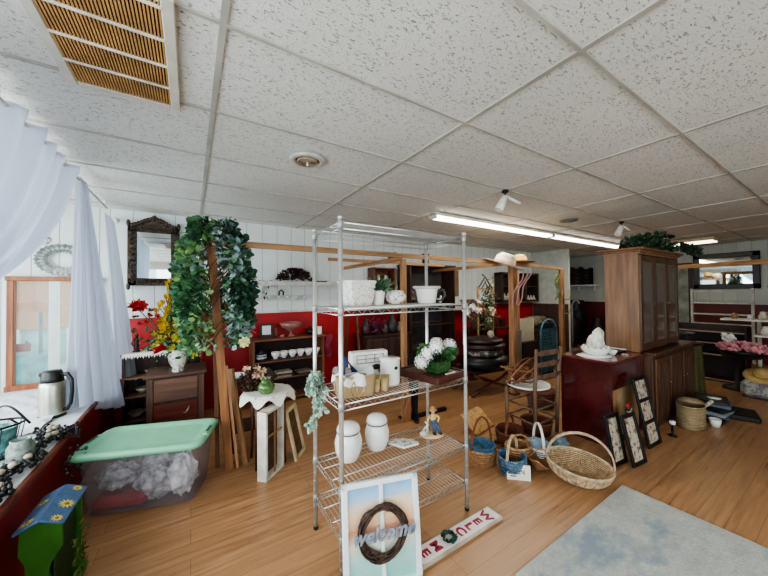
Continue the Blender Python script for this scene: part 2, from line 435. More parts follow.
# ------------------------------------------------------------------ ceiling things
t = T('return_air_grille', 'large ceiling return grille with brown louvres in a white frame', 'air vent', (-.255, 1.52, CEIL))
f = MB()
for sx in (-1, 1): f.box((sx*.19, 0, -.006), (.04, .70, .02), bev=.004)
for sy in (-1, 1): f.box((0, sy*.335, -.0055), (.338, .035, .018), bev=.003)
f.build('frame', M('#cfc9bb', .5, var=.1), t)
MB().box((0, 0, -.001), (.34, .64, .004)).build('filter_panel', M('#4a3018', .9), t)
s = MB()
for k in range(32): s.box((-.166+k*.0107, 0, -.009), (.0058, .64, .008))
s.build('louvre_blades', M('#b98d55', .7, var=.2), t)
for k in range(4): MB().box((0, .165-k*.155, -.013), (.345, .009, .01)).build('cross_bar', M('#e0dcd0', .5), t)
t = T('ceiling_diffuser', 'round white ceiling diffuser with concentric rings', 'air vent', (.70, 2.12, CEIL))
MB().lathe([(.125, 0), (.12, -.012), (.09, -.02), (.085, -.008), (.08, 0)]).build('rim', M('#cfccc2', .4), t)
MB().lathe([(.082, -.004), (.001, -.003)]).build('dark_throat', M('#2b2118', .9), t)
for r_ in (.068, .048, .028): MB().lathe([(r_, -.004), (r_+.006, -.02), (r_-.004, -.028), (r_-.010, -.012)]).build('ring', M('#a3927b', .5), t)
MB().lathe([(.006, -.004), (.006, -.045), (.001, -.048)]).build('stem', WHITE, t)
S('exhaust_vent', MB().lathe([(.11, 0), (.105, -.012), (.07, -.014), (.06, -.004), (.001, -.004)]).ring((0,0,-.012), .05, .05, .006), M('#77746a', .6), 'small dark round vent in the ceiling beyond the tube lights', 'air vent', (4.3, 2.15, CEIL))
TUBE = mat_emit('#fff9ee', 5.5)
def fluor(loc, L, label, group=None, rz=0):
    t = T('fluorescent_fixture', label, 'ceiling light', loc, rz, group)
    MB().box((0, 0, -.02), (L, .11, .04), bev=.008).build('housing', M('#e3ddd0', .4), t)
    for sy in (-1, 1):
        MB().tube([(-L/2+.03, sy*.035, -.058), (L/2-.03, sy*.035, -.058)], .017, 10).build('tube', TUBE, t)
    for sx in (-1, 1):
        MB().box((sx*(L/2-.012), 0, -.045), (.024, .12, .07), bev=.006).build('end_cap', M('#d8d2c4', .4), t)
    return t
fluor((3.68, 2.76, CEIL-.002), 2.5, 'nearer of two long tube light strips, its end above the wire rack')
fluor((6.22, 2.76, CEIL-.002), 2.5, 'farther long tube light strip, running on behind the tall cabinet')
t = T('ceiling_panel_light', 'short bright ceiling light near the wall mirror at the far end', 'ceiling light', (8.0, 1.9, CEIL-.002))
MB().box((0, 0, -.03), (.4, .9, .06), bev=.01).build('housing', M('#cbb998', .5), t)
MB().box((0, 0, -.068), (.34, .84, .02), bev=.006).build('lens', mat_emit('#fff4d8', 3), t)
def spot(loc, rz, label):
    t = T('spotlight', label, 'spotlight', loc, rz)
    MB().lathe([(.03, 0), (.03, -.02), (.008, -.03), (.008, -.06), (.001, -.062)]).build('mount', DARKMETAL, t)
    m = Matrix.Translation((0, 0, -.06)) @ Matrix.Rotation(math.radians(28), 4, 'Y')
    MB().lathe([(.001, .01), (.028, 0), (.034, -.05), (.042, -.14), (.038, -.145), (.03, -.12)], m=m).build('lamp_shade', M('#e8e4da', .4), t)
    m2 = Matrix.Translation((0, 0, -.05)) @ Matrix.Rotation(math.radians(-62), 4, 'Y')
    MB().lathe([(.012, 0), (.014, -.16), (.001, -.165)], m=m2).build('arm', M('#e8e4da', .4), t)
    return t
spot((2.50, 1.815, CEIL), -.5, 'white spotlight on the ceiling above the start of the tube light')
spot((5.03, 1.815, CEIL), -.4, 'white spotlight on the ceiling above the tall wooden cabinet')

# ------------------------------------------------------------------ curtains
t = T('curtain_rod', 'thin white curtain rod along the ceiling above the window display', 'curtain rod', (-.74, 1.6, 2.345))
MB().tube([(0, -2.5, 0), (0, 2.6, 0)], .012, 8).build('rod', WHITE, t)
for y in (-.2, 1.35, 2.5): MB().box((0, y, .025), (.02, .02, .06)).build('bracket', WHITE, t)
def bez(a, b, c, t): return a*(1-t)**2 + b*2*t*(1-t) + c*t*t
def swag(u, v):
    y0 = 1.35 + u*1.67
    P0 = V((-.74, y0, 2.37)); P1 = V((-.74, 1.35+u*1.42, 1.64+.10*(1-u))); P2 = V((-.78, 1.2+.2*u, 1.18+.07*u))
    p = bez(P0, P1, P2, v)
    amp = .045*(1-.35*v)
    p.x += amp*math.sin(u*52+1.2*math.sin(v*3)) + .018*math.sin(u*91+v*5)
    if v < .05: p.x += .012*math.sin(u*210)
    return p
o = S('sheer_curtain', MB().grid(swag, 150, 26), SHEER, 'wide white sheer curtain swept to the left edge and tied back', 'curtain')
def drop(a0, a1, b0, b1, fr, amp):
    def fn(u, v):
        p = V(a0).lerp(V(a1), u).lerp(V(b0).lerp(V(b1), u), v)
        n_ = V((1, .5, 0)).normalized(); k = amp*(.35+.65*v)
        p += n_*(k*math.sin(u*fr+1.5*math.sin(2.2*v)) + k*.4*math.sin(u*fr*2.3+v*4))
        p.z += .0
        return p
    return fn
S('sheer_curtain', MB().grid(drop((-.74, 3.25, 2.37), (-.73, 3.42, 2.35), (-.82, 3.42, .54), (-.56, 3.95, .34), 30, .05), 90, 24), SHEER, 'long white sheer curtain hanging straight down beside the mint storage bin', 'curtain')
S('sheer_curtain', MB().grid(drop((-.72, 4.0, 2.26), (-.7, 4.3, 2.24), (-.66, 4.1, .6), (-.5, 4.36, .5), 22, .025), 50, 20), SHEER, 'narrow white sheer curtain in the corner behind the long curtain', 'curtain')
S('curtain_holder', MB().lathe([(.001,0),(.03,.004),(.034,.015),(.012,.02),(.01,.05),(.001,.052)], m=Matrix.Rotation(PI/2,4,'X')), WHITE, 'small white round curtain knob high in the back corner', 'curtain hook', (-.70, 4.44, 2.27))

# ------------------------------------------------------------------ left window display
def thermos():
    t = T('thermos', 'stainless steel thermos jug with black lid and handle on the window sill', 'thermos', (-.90, 3.36, .521), -.35); t.scale = (1.0,1.0,1.17)
    MB().lathe([(.001,0),(.072,0),(.075,.008),(.074,.03),(.074,.2),(.066,.235),(.001,.236)]).build('body', M('#c9c8bd', .3, .85, var=.05), t)
    MB().lathe([(.068,.226),(.064,.25),(.056,.29),(.05,.3),(.001,.302)]).build('lid', BLACK, t)
    MB().box((-.055, 0, .275), (.05, .04, .03), bev=.008).build('spout', BLACK, t)
    MB().tube([(.05,0,.275),(.10,0,.27),(.125,0,.235),(.128,0,.16),(.12,0,.08),(.10,0,.045),(.07,0,.04)], [.014,.014,.013,.012,.012,.012,.012], 8).build('handle', BLACK, t)
    MB().lathe([(.001,-.001),(.077,-.001),(.077,.016),(.073,.018)]).build('base_ring', BLACK, t)
thermos()
t = T('wire_basket', 'black wire basket with looped handle holding teal glass on the sill', 'basket', (-.98, 2.66, .521), .2)
b_ = MB(); b_.ring((0,0,.19), .15, .11, .006); b_.ring((0,0,.01), .11, .08, .005)
for k in range(12):
    a = 2*PI*k/12; b_.tube([(.11*math.cos(a), .08*math.sin(a), .01), (.135*math.cos(a), .1*math.sin(a), .1), (.15*math.cos(a), .11*math.sin(a), .19)], .0025, 4)
b_.build('cage', DARKMETAL, t)
MB().tube([(-.1+.2*i/14 + .08, .0+.1*math.cos(PI*i/14), .19+.10*math.sin(PI*i/14)) for i in range(15)], .006, 6).build('handle', DARKMETAL, t)
MB().lathe([(.001,.012),(.09,.012),(.115,.09),(.125,.17),(.118,.17),(.105,.09),(.001,.03)], sy=.75).build('glass_liner', M('#7fbcbc', .12, var=.4, vs=25, trans=.4), t)
S('glass_jar', MB().lathe([(.001,0),(.05,0),(.055,.01),(.055,.1),(.04,.125),(.042,.14),(.036,.14),(.034,.12)]), M('#93a39a', .15, var=.5, vs=25, trans=.3), 'small patterned glass jar between the wire basket and the thermos', 'jar', (-.79, 2.50, .521))
S('wire_hoop', MB().tube([(-.16,.0,.0),(-.16,0,.10),(-.13,0,.13),(.12,0,.135),(.16,0,.10),(.15,0,.06),(.1,0,.045),(-.1,0,.04),(-.14,0,.0)], .007, 6), DARKMETAL, 'black bent wire loop standing behind the wire basket', 'wire stand', (-1.1, 3.0, .522), -.3)
def cloth(u, v):
    return V((-1.62+u*.75, 3.0+v*1.15, .527+.012*math.sin(u*31+v*9)*math.sin(v*27)+.02*abs(math.sin(u*7+v*5))))
S('bubble_wrap', MB().grid(cloth, 40, 46), mat_blotch('#dfe3e6', '#cfd5da', '#9da6ad', 60, .5, .3), 'crumpled clear bubble wrap spread over the window sill', 'bubble wrap')
# garland of beads and stones along the sill edge
bd = MB(); st_ = MB(); tw = MB(); path = []
for i in range(60):
    u = i/59; y = 2.02 + u*.95
    p = V((-.80+.035*math.sin(u*17)+.02*u, y, .53+.012*abs(math.sin(u*23)))); path.append(p)
for i, p in enumerate(path):
    for k in range(8):
        q = p + V((random.uniform(-.07,.07), random.uniform(-.02,.02), random.uniform(.0,.03)))
        bd.ball(q, random.uniform(.008,.014), 8, 5)
    if i % 3 == 0: st_.ball(p+V((random.uniform(-.03,.03),0,.035)), (random.uniform(.014,.024), random.uniform(.018,.03), .014), 9, 6)
tt = T('bead_garland', 'garland of dark beads and pale pebbles trailing along the sill edge', 'garland', (0,0,0))
o = bd.build('beads', BLACK, tt); o['kind'] = 'stuff'
o = st_.build('pebbles', M('#b9ad9a', .5, var=.4, vs=30), tt); o['kind'] = 'stuff'
tw = MB()
for i in range(70):
    u = i/69; c_ = V((-.69+.09*u, 2.93-.18*u, .55-.12*u*u)) if i < 40 else V((-.62+.03*math.sin(i), 2.82-.002*i, .46-.004*(i-40)))
    tw.ball(c_+V((random.uniform(-.02,.02),random.uniform(-.025,.025),random.uniform(-.02,.02))), random.uniform(.006,.013), 7, 5)
S('berry_garland', tw, mat_blotch('#1c191a', '#2b2022', '#8d8a86', 40, .5), 'black berry garland end hanging over the red wall by the bin', 'garland')['kind'] = 'stuff'

# birdhouse
t = T('birdhouse', 'green birdhouse with blue roof painted with yellow sunflowers', 'birdhouse', (-.565, 2.14, 0), -.05); t.scale = (.84,.92,1)
gm = M('#2f6a1e', .45, var=.15, vs=6)
front = [(-.085,0),(.085,0),(.085,.09)] + [(.082-.05*math.sin(PI*k/10), .10+.19*k/10) for k in range(11)] + [(.085,.30),(.08,.405),(0,.43),(-.08,.405),(-.085,.30),(-.06,.25),(-.06,.17),(-.085,.12)]
back = [(-.08,0),(.08,0),(.08,.38),(0,.425),(-.08,.38)]
MB().prism(front, .016, Matrix.Translation((0, -.125, 0)) @ Matrix.Rotation(PI/2, 4, 'X')).build('front_panel', gm, t)
MB().prism(back, .016, Matrix.Translation((0, .14, 0)) @ Matrix.Rotation(PI/2, 4, 'X')).build('back_panel', gm, t)
for sx in (-1, 1): MB().box((sx*.05, 0, .20), (.012, .25, .34)).build('side_panel', M('#1c3b13', .6), t)
MB().box((0, 0, .012), (.22, .30, .024), bev=.004).build('base', gm, t)
roof = MB(); fl = []
for sg in (-1, 1):
    m = Matrix.Translation((0, 0, .442)) @ Matrix.Rotation(sg*math.radians(20), 4, 'Y')
    roof.box((sg*.052, 0, 0), (.105, .33, .012), m, bev=.003)
    mm = m @ Matrix.Translation((0, 0, .0065))
    fl += [(mm, sg*.062, y, r_) for (y, r_) in (((-.02, .042), (.13, .028), (-.14, .03)) if sg > 0 else ((-.12, .035), (.05, .03)))]
ro = roof.build('roof', M('#405c80', .5, var=.2, vs=20), t)
for (mm, x, y, r) in fl:
    q = MB()
    for k in range(11):
        a = 2*PI*k/11
        q.add([(x, y, .0), (x+r*.55*math.cos(a-.22), y+r*.55*math.sin(a-.22), .001), (x+r*math.cos(a), y+r*math.sin(a), .001), (x+r*.55*math.cos(a+.22), y+r*.55*math.sin(a+.22), .001)], [(0,1,2,3)], False, mm)
    q.build('painted_petals', M('#e3cf5a', .5), ro)
    MB().lathe([(r*.3, 0), (r*.26, .002), (.001, .003)], (x, y, 0), 12, mm).build('flower_centre', M('#8a6a22', .6), ro)
lf = MB()
for k in range(70): lf.leaf((.10+random.uniform(-.01,.03), random.uniform(-.10,.10), random.uniform(.03,.30)), (random.uniform(-.2,.5), random.uniform(-1,.6), random.uniform(-.2,1)), .04, .35)
lf.build('moss_trim', M('#5d6b2a', .8, var=.4), t)['kind'] = 'stuff'

# mint lidded bin
t = T('storage_bin', 'clear plastic storage tote with mint green lid full of wrapped linens', 'storage bin', (-.235, 2.80, 0), -.33); t.scale = (.98, .98, 1.04)
def rrect(hx_, hy, r, n=5):
    pts = []
    for (cx, cy, a0) in ((hx_-r, hy-r, 0), (-hx_+r, hy-r, PI/2), (-hx_+r, -hy+r, PI), (hx_-r, -hy+r, 1.5*PI)):
        for k in range(n+1): a = a0+PI/2*k/n; pts.append((cx+r*math.cos(a), cy+r*math.sin(a)))
    return pts
def shell(mb, levels, r=.07, cap0=True, cap1=False):
    rings = [[V((x, y, z)) for x, y in rrect(hx_, hy, r)] for (hx_, hy, z) in levels]
    n = len(rings[0]); vs = [p for rg in rings for p in rg]; fs = []
    for i in range(len(rings)-1):
        for k in range(n): fs.append((i*n+k, i*n+(k+1) % n, (i+1)*n+(k+1) % n, (i+1)*n+k))
    if cap0: fs.append(tuple(range(n))[::-1])
    if cap1: fs.append(tuple((len(rings)-1)*n+k for k in range(n)))
    mb.add(vs, fs, True)
    return mb
sh = MB(); shell(sh, [(.31,.17,.003),(.325,.18,.012),(.345,.20,.2),(.358,.213,.385)])
sh.build('tub', PLASTIC_CLEAR, t)
MINT = M('#7fc09c', .35, var=.06)
ld = MB(); shell(ld, [(.385,.235,.375),(.395,.245,.385),(.395,.245,.405),(.375,.225,.415),(.345,.2,.412),(.32,.18,.398),(.30,.165,.396)], cap0=False, cap1=True)
lid = ld.build('lid', MINT, t)
for sx in (-1, 1):
    MB().box((sx*.375, 0, .404), (.05, .2, .03), bev=.014).build('handle', MINT, lid)
    MB().box((sx*.377, 0, .4205), (.018, .11, .003)).build('handle_slot', M('#33503f', .6), lid)
S('folded_cloth', MB().box((-.14,-.07,.055), (.32,.18,.09), bev=.03), M('#a3181f', .8, bump=.4), 'folded red cloth at the bottom of the clear bin', 'cloth', (-.235, 2.80, 0), -.33)
cr = MB()
def lump(cx, cy, cz, rx, ry, rz_, sd):
    rn = random.Random(sd); ph = [rn.uniform(0, 6) for _ in range(6)]
    def fn(u, v):
        a = 2*PI*u; b2 = PI*v; k = 1+.13*math.sin(5*a+ph[0]+3*b2)+.1*math.sin(9*b2+ph[1])+.07*math.sin(13*a+ph[2])
        return V((cx+rx*k*math.sin(b2)*math.cos(a), cy+ry*k*math.sin(b2)*math.sin(a), cz-rz_*k*math.cos(b2)))
    return fn
for i, (x, y, z, rx, ry, rz_) in enumerate([(-.18,-.06,.20,.11,.09,.08),(-.02,.07,.12,.10,.08,.10),(.06,-.08,.13,.12,.07,.10),(.22,-.06,.16,.085,.09,.13),(.06,-.0,.30,.13,.11,.06),(-.24,.09,.12,.06,.06,.10),(-.17,.05,.32,.08,.07,.04)]):
    q = MB().grid(lump(x, y, z, rx, ry, rz_, i), 26, 16, smooth=False)
    S('wrapped_bundle', q, [M('#b9b4ae', .6, var=.45, vs=22, bump=.6), M('#e0ded6', .6, var=.35, vs=18, bump=.6)][i % 2], 'crumpled grey paper-wrapped bundle packed inside the clear bin', 'bundle', (-.235, 2.80, 0), -.33, 'wrapped bundles in the clear bin')

# side cabinet + bookcase behind
t = T('side_cabinet', 'brown wooden side cabinet with one drawer panel below the flower vase', 'cabinet', (-.12, 3.93, 0), -.02)
SCW = WOOD('#6b4c3d', '#46302a', .45, 'x'); SCZ = WOOD('#6b4c3d', '#463029', .45, 'z')
MB().box((0, 0, .325), (.44, .38, .61)).build('carcass', DARKWOODZ, t)
MB().box((0, -.005, .645), (.53, .46, .03), bev=.006).build('tabletop', SCW, t)
for sx in (-1, 1):
    for sy in (-1, 1): MB().box((sx*.215, sy*.185, .315), (.05, .05, .63)).build('leg', SCZ, t)
MB().box((0, -.197, .5), (.37, .016, .22), bev=.004).build('panel', WOOD('#7a5843', '#563c2f', .45, 'x'), t)
d = MB().box((0, -.197, .26), (.37, .016, .2), bev=.004).build('drawer', WOOD('#6d2f22', '#461a14', .4, 'x'), t)
MB().tube([(.06,-.21,.25),(.08,-.235,.26),(.1,-.24,.29),(.11,-.21,.31)], .006, 6).build('handle', M('#c9b9a0', .3, .6), d)
t = T('low_bookcase', 'dark low bookcase with lace runner against the red corner wall', 'bookcase', (-.25, 4.32, 0))
for sx in (-1,1): MB().box((sx*.35, 0, .4), (.02, .3, .8)).build('side_panel', DARKWOODZ, t)
MB().box((0, .14, .4), (.7, .02, .8)).build('back_panel', DARKWOODZ, t)
for z in (.1, .36, .56): MB().box((0, -.01, z), (.68, .27, .018)).build('shelf', WOOD('#8a6a55', '#5b4032', .5, 'x'), t)
MB().box((0, 0, .81), (.74, .32, .024)).build('top', DARKWOOD, t)
rn = MB()
n_ = 30
for i in range(n_):
    x0 = -.36+.72*i/n_; x1 = -.36+.72*(i+1)/n_; xm = (x0+x1)/2
    rn.add([(x0,-.165,.826),(x1,-.165,.826),(x1,.1,.826),(x0,.1,.826)], [(0,1,2,3)])
    rn.add([(x0,-.165,.826),(x0,-.168,.80),(xm,-.169,.775-.012*(i % 2)),(x1,-.168,.80),(x1,-.165,.826)], [(0,1,2,3,4)])
S('lace_runner', rn, LACE, 'white scalloped lace runner on the dark low bookcase', 'table runner', (-.25, 4.32, 0))
for i, (x, y, z, s) in enumerate([(-.45,4.3,.375,1),(-.38,4.28,.575,.8),(-.5,4.3,.115,1.2)]):
    S('ceramic_bowl', MB().lathe([(.001,0),(.03,0),(.035,.01),(.07,.05),(.066,.05),(.03,.014),(.001,.012)]), M('#a79a8c', .3), ['grey ceramic bowl on middle shelf of the corner bookcase','small grey bowl on upper shelf of the corner bookcase','larger grey bowl on bottom shelf of the corner bookcase'][i], 'bowl', (x, y, z)).scale = (s,)*3
def bottle(name, label, cat, loc, prof, mt, group=None, n=16, s=1):
    o = S(name, MB().lathe(prof, n=n), mt, label, cat, loc, group=group); o.scale = (s,)*3; return o
t = T('figurine', 'dark carved standing figurine on the lace runner', 'figurine', (-.50, 4.26, .827))
MB().lathe([(.001,0),(.035,0),(.035,.012),(.02,.02),(.026,.06),(.018,.1),(.024,.13),(.012,.16),(.001,.162)]).build('body', M('#2b1d18', .5, var=.4), t)
MB().ball((0,0,.178), (.017,.017,.022)).build('head', M('#3a2620', .5), t)
MB().tube([(-.02,0,.14),(-.04,-.01,.1),(-.028,-.02,.07)], .006).tube([(.02,0,.14),(.045,-.01,.12),(.05,-.01,.16)], .006).build('arms', M('#2b1d18', .5), t)
bottle('perfume_bottle', 'squat dark green bottle beside the carved figurine', 'bottle', (-.37, 4.25, .827), [(.001,0),(.034,0),(.038,.02),(.03,.05),(.01,.06),(.012,.08),(.016,.09),(.001,.095)], M('#2c3a2b', .2))
bottle('small_candlestick', 'short dark candlestick at the right of the lace runner', 'candlestick', (-.22, 4.27, .827), [(.001,0),(.03,0),(.03,.008),(.008,.02),(.012,.05),(.007,.09),(.018,.12),(.008,.125),(.008,.16),(.001,.17)], M('#2a1b17', .4))
bottle('white_dish', 'small shallow white dish on the lace runner', 'dish', (-.31, 4.2, .827), [(.001,0),(.02,0),(.05,.02),(.047,.02),(.02,.005),(.001,.005)], CHINA)

# vase with flowers
t = T('flower_vase', 'patterned white vase of yellow, red and green artificial flowers', 'vase of flowers', (-.11, 3.80, .66)); t.scale = (1.12,)*3
MB().lathe([(.001,0),(.045,0),(.05,.01),(.04,.03),(.07,.09),(.078,.14),(.06,.18),(.062,.2),(.055,.2),(.052,.18)], n=20, flute=.03, nf=10).build('vase', mat_blotch('#e6e3d8', '#8b9a7d', '#5d6b78', 26, .56, .3), t)
lf = MB(); yl = MB(); lm = MB(); rd = MB(); wh = MB(); stem = MB()
def blossom(mb, c, r, n=7, d=None):
    d = V(d or (random.uniform(-.5,.5), random.uniform(-1,-.2), random.uniform(.1,.9))).normalized()
    u = d.orthogonal().normalized(); w_ = d.cross(u)
    for k in range(n):
        a = 2*PI*k/n; e = (u*math.cos(a)+w_*math.sin(a)+d*.35)
        mb.leaf(V(c), e, r, .75, .2)
def spray(c, r):
    return V(c)+V((random.gauss(0,1)*r[0], random.gauss(0,1)*r[1], random.gauss(0,1)*r[2]))
for i in range(46): blossom(lm, spray((.03,-.03,.32), (.10,.06,.08)), random.uniform(.04,.065))
for i in range(34):
    p = spray((-.06,-.02,.58), (.032,.03,.09)); 
    for k in range(8): yl.leaf(p, (random.uniform(-.4,.4), random.uniform(-.4,.4), 1), .06, .3)
    stem.tube([(0,0,.18),(-.03,-.01,.4),p], .003, 4)
for i in range(9): blossom(yl, spray((-.1,-.04,.42), (.04,.04,.03)), .055)
for i in range(5): blossom(rd, spray((-.30,-.03,.62), (.02,.02,.02)), .06)
for i in range(16): blossom(rd, spray((.14,-.03,.3), (.09,.05,.07)), .04)
for p in ((-.30,-.03,.6),(-.22,-.02,.52),(-.24,0,.44),(-.2,-.03,.35)): stem.tube([(0,0,.18),(-.1,-.02,.32),p], .004, 4); 
for i in range(8): blossom(rd if i % 2 else stem, spray((-.22,-.02,.47), (.05,.02,.06)), .03)
for i in range(6): rd.leaf((-.08,-.05,.24), (-1,-.4,random.uniform(-.7,.1)), .12, .22)
for i in range(10): blossom(wh, spray((.06,-.05,.22), (.1,.04,.05)), .035)
for i in range(260): lf.leaf(spray((.04,0,.30), (.12,.06,.10)), (random.uniform(-1,1), random.uniform(-1,.4), random.uniform(-.2,1)), random.uniform(.04,.08), .45)
for mb, nm, mt in ((lf,'leaves',GREENLEAF),(yl,'yellow_blooms',YELLOW),(lm,'lime_blooms',LIME),(rd,'red_blooms',M('#b9251f', .6, var=.3)),(wh,'pale_blooms',M('#dfe0c9', .6)),(stem,'stems',M('#5a4a2a', .7))):
    o = mb.build(nm, mt, t); o['kind'] = 'stuff'

# ornate mirror
t = T('ornate_mirror', 'rectangular wall mirror in a carved dark bronze frame with crest', 'mirror', (-.362, BY-.05, 1.9))
BRZ = M('#4f4136', .5, .35, var=.5, vs=40, bump=1, bs=45)
fr = MB()
W_, H_ = .49, .70
for sx in (-1, 1): fr.box((sx*.2, 0, 0), (.09, .03, H_), bev=.01)
for sz in (-1, 1): fr.box((0, 0, sz*.305), (.49, .03, .09), bev=.01)
for sx in (-1, 1):
    for sz in (-1, 1): fr.ball((sx*.235, -.01, sz*.36), (.02,.02,.04), 8, 6)
for k in range(44):
    a = 2*PI*k/44; x = max(-.2, min(.2, .34*math.cos(a))); z = max(-.3, min(.3, .45*math.sin(a)))
    fr.tube([(x+.028*math.cos(q*1.1)*(1-q*.12), -.02, z+.028*math.sin(q*1.1)*(1-q*.12)) for q in range(6)], .006, 5)
    fr.ball((x+random.uniform(-.02,.02), -.018, z+random.uniform(-.02,.02)), .012, 7, 5)
fr.build('frame', BRZ, t)
cr = MB()
for k in range(15):
    u = k/14; x = -.2+.4*u; z = .35+.085*math.sin(PI*u)**1.4
    cr.ball((x, -.01, z-.01), (.022, .018, .026), 8, 6)
    if k % 2: cr.tube([(x+.02*math.cos(q), -.02, z-.02+.02*math.sin(q)) for q in range(6)], .006, 5)
cr.ball((0,-.012,.44), (.025,.02,.03)); cr.prism([(-.2,.33),(.2,.33),(.08,.41),(0,.43),(-.08,.41)], .015, Matrix.Translation((0,.005,0)) @ Matrix.Rotation(PI/2,4,'X'))
cr.build('crest', BRZ, t)
MB().box((0, -.004, 0), (.32, .008, .53)).build('mirror_glass', M('#dfe8e8', .03, 1, var=.02), t)
# wall decor
t = T('leaf_platter', 'oval silver leaf-patterned platter hung over the corner window', 'wall plate', (-1.13, BY-.03, 1.815))
q = MB()
for k in range(26):
    a = 2*PI*k/26
    for rr in (.12, .07): q.add([ (rr*1.25*math.cos(a), -.006, rr*math.sin(a)), ((rr+.035)*1.25*math.cos(a+.2), -.012, (rr+.035)*math.sin(a+.2)), ((rr+.05)*1.25*math.cos(a), -.004, (rr+.05)*math.sin(a)), ((rr+.03)*1.25*math.cos(a-.12), -.002, (rr+.03)*math.sin(a-.12))], [(0,1,2,3)])
q.build('leaves', M('#7f8a82', .4, .3, var=.4, vs=30), t)['kind'] = 'stuff'
S('bird_plaque', MB().lathe([(.001,0),(.05,0),(.055,.008),(.001,.01)], sx=.8, m=Matrix.Rotation(PI/2,4,'X')).ball((0,-.014,.0),(.035,.008,.014)).add([(.02,-.016,0),(.05,-.016,-.03),(.04,-.016,.01)],[(0,1,2)]), mat_blotch('#d9dcd6', '#7d847c', '#5c5148', 40, .55), 'small oval bird plaque on the corner wall beside the curtain', 'wall plaque', (-1.27, BY-.002, 2.02))

# ------------------------------------------------------------------ topiary stand
t = T('lumber_post', 'rough wooden post with leaning boards below the ivy', 'wood post', (.27, 2.86, 0))
MB().bar((.0, .0, 0), (-.13, .04, 1.90), .05, .06).build('post', WOOD('#a06c42', '#6a4224', .6, 'z'), t)
MB().bar((.06, -.02, 0), (-.02, .02, .85), .035, .02).build('brace', PINEZ, t)
MB().bar((.13, .02, 0), (.02, .1, .80), .03, .045).build('brace', PINEZ, t)
MB().bar((-.08, .08, 0), (-.10, .10, 1.2), .03, .03).build('brace', WOOD('#6d4527', '#3f2715', .6, 'z'), t)
t = T('ivy_topiary', 'big bushy artificial ivy wound around the wooden post', 'artificial plant', (.165, 2.88, 1.0))
rn_ = random.Random(3)
cl = [MB(), MB(), MB(), MB()]
for i in range(3000):
    k = rn_.random(); a = rn_.uniform(0, 2*PI); z = .0+1.05*k
    if k < .12 and math.sin(a*5)+rn_.uniform(-1,1) > 0: continue
    R = .25*(.80+.28*math.sin(PI*min(1, k*1.05)+.4*math.sin(a*2))) if k < .88 else .16
    rr = R*math.sqrt(rn_.uniform(.30, 1))
    if abs(rr*math.cos(a)+.0-.10*(.35-k)) < .034 and math.sin(a) < .2 and k < .82: continue
    p = V((rr*math.cos(a), .02+rr*math.sin(a)*.7, z + rn_.uniform(-.03,.03)))
    if p.x > 0 and k < .6: p.x += .05*rn_.random()
    d = V((math.cos(a)+rn_.uniform(-.6,.6), math.sin(a)+rn_.uniform(-1.0,.2), rn_.uniform(-.8,.6)))
    cl_ = math.sin(p.x*14+1)+math.sin(z*11)+rn_.uniform(-1,1)
    g_ = (0 if cl_ < -.2 else 3) if (p.x < 0 and rn_.random() < .7) else (1 if cl_ < -.1 else (2 if rn_.random() < .7 else 0))
    cl[g_].leaf(p, d, rn_.uniform(.04,.075), .9, .12)
vn = MB()
for i in range(12):
    a0 = rn_.uniform(0, 6); vn.tube([(.1*math.cos(a0+q*.5)*(1+.5*math.sin(q)), .08*math.sin(a0+q*.5), .05+q*.09) for q in range(10)], .005, 5)
vn.build('vines', M('#6d4a30', .8), t)
for mb, nm, mt in zip(cl, ('green_leaves','dark_leaves','blue_green_leaves','bright_leaves'), (M('#5f8f60', .5, var=.5, vs=22), M('#3c6249', .5, var=.5, vs=22), M('#a3bdb8', .5, var=.3), M('#96bb78', .5, var=.3))):
    mb.build(nm, mt, t)['kind'] = 'stuff'
S('cream_rose', (lambda q: (blossom(q,(0,0,0),.05,9,(0,-1,.3)), blossom(q,(0,-.01,0),.035,7,(0,-1,.3)), q)[2])(MB()), M('#dcd9a0', .6), 'pale cream rose at the lower right of the ivy', 'flower', (.36, 2.68, 1.06))
# small sprigs on the wall beside the ivy
q = MB()
for k in range(26):
    x = .05*k/3; q.leaf((x, 0, .12*math.sin(k*.8)), (random.uniform(-.5,.6), -.3, random.uniform(-1,.4)), .06, .4)
S('leaf_sprig', q, M('#1f2a26', .6), 'dark leafy sprig on the white wall between ivy and shelf', 'foliage', (.50, 4.42, 1.52))['kind'] = 'stuff'

# ------------------------------------------------------------------ small tables, frames
t = T('small_table', 'small dark wooden table under a white scalloped doily', 'table', (.57, 2.82, 0))
MB().lathe([(.001,.575),(.19,.575),(.2,.585),(.2,.598),(.001,.60)], n=28).build('tabletop', DARKWOOD, t)
for k in range(4):
    a = PI/4+k*PI/2; MB().tube([(.15*math.cos(a),.15*math.sin(a),.575),(.155*math.cos(a),.155*math.sin(a),.3),(.165*math.cos(a),.165*math.sin(a),0)], [.018,.013,.01], 8).build('leg', WOOD('#6b3f28', '#3e2114', .5, 'z'), t)
q = MB()
def doily(u, v):
    a = 2*PI*u; R = .235*(1+.06*math.cos(9*a)); r_ = R*v
    z = .606 if r_ < .2 else .606-(r_-.2)*1.4-.01*math.cos(9*a)
    return V((r_*math.cos(a), r_*math.sin(a), z))
q.grid(doily, 54, 10)
S('lace_doily', q, LACE, 'round white lace doily draped over the small table', 'doily', (.57, 2.82, 0))
bottle('green_pot', 'round green glazed pot with lid on the white doily', 'pot', (.54, 2.74, .608), [(.001,0),(.045,0),(.065,.025),(.07,.06),(.05,.09),(.04,.095),(.042,.105),(.02,.115),(.012,.125),(.014,.135),(.001,.14)], M('#4f7338', .2, var=.3, coat=.5), n=24)
t = T('pinecone_wreath', 'brown pine cone and dried leaf arrangement behind the green pot', 'dried arrangement', (.47, 2.90, .608))
q = MB()
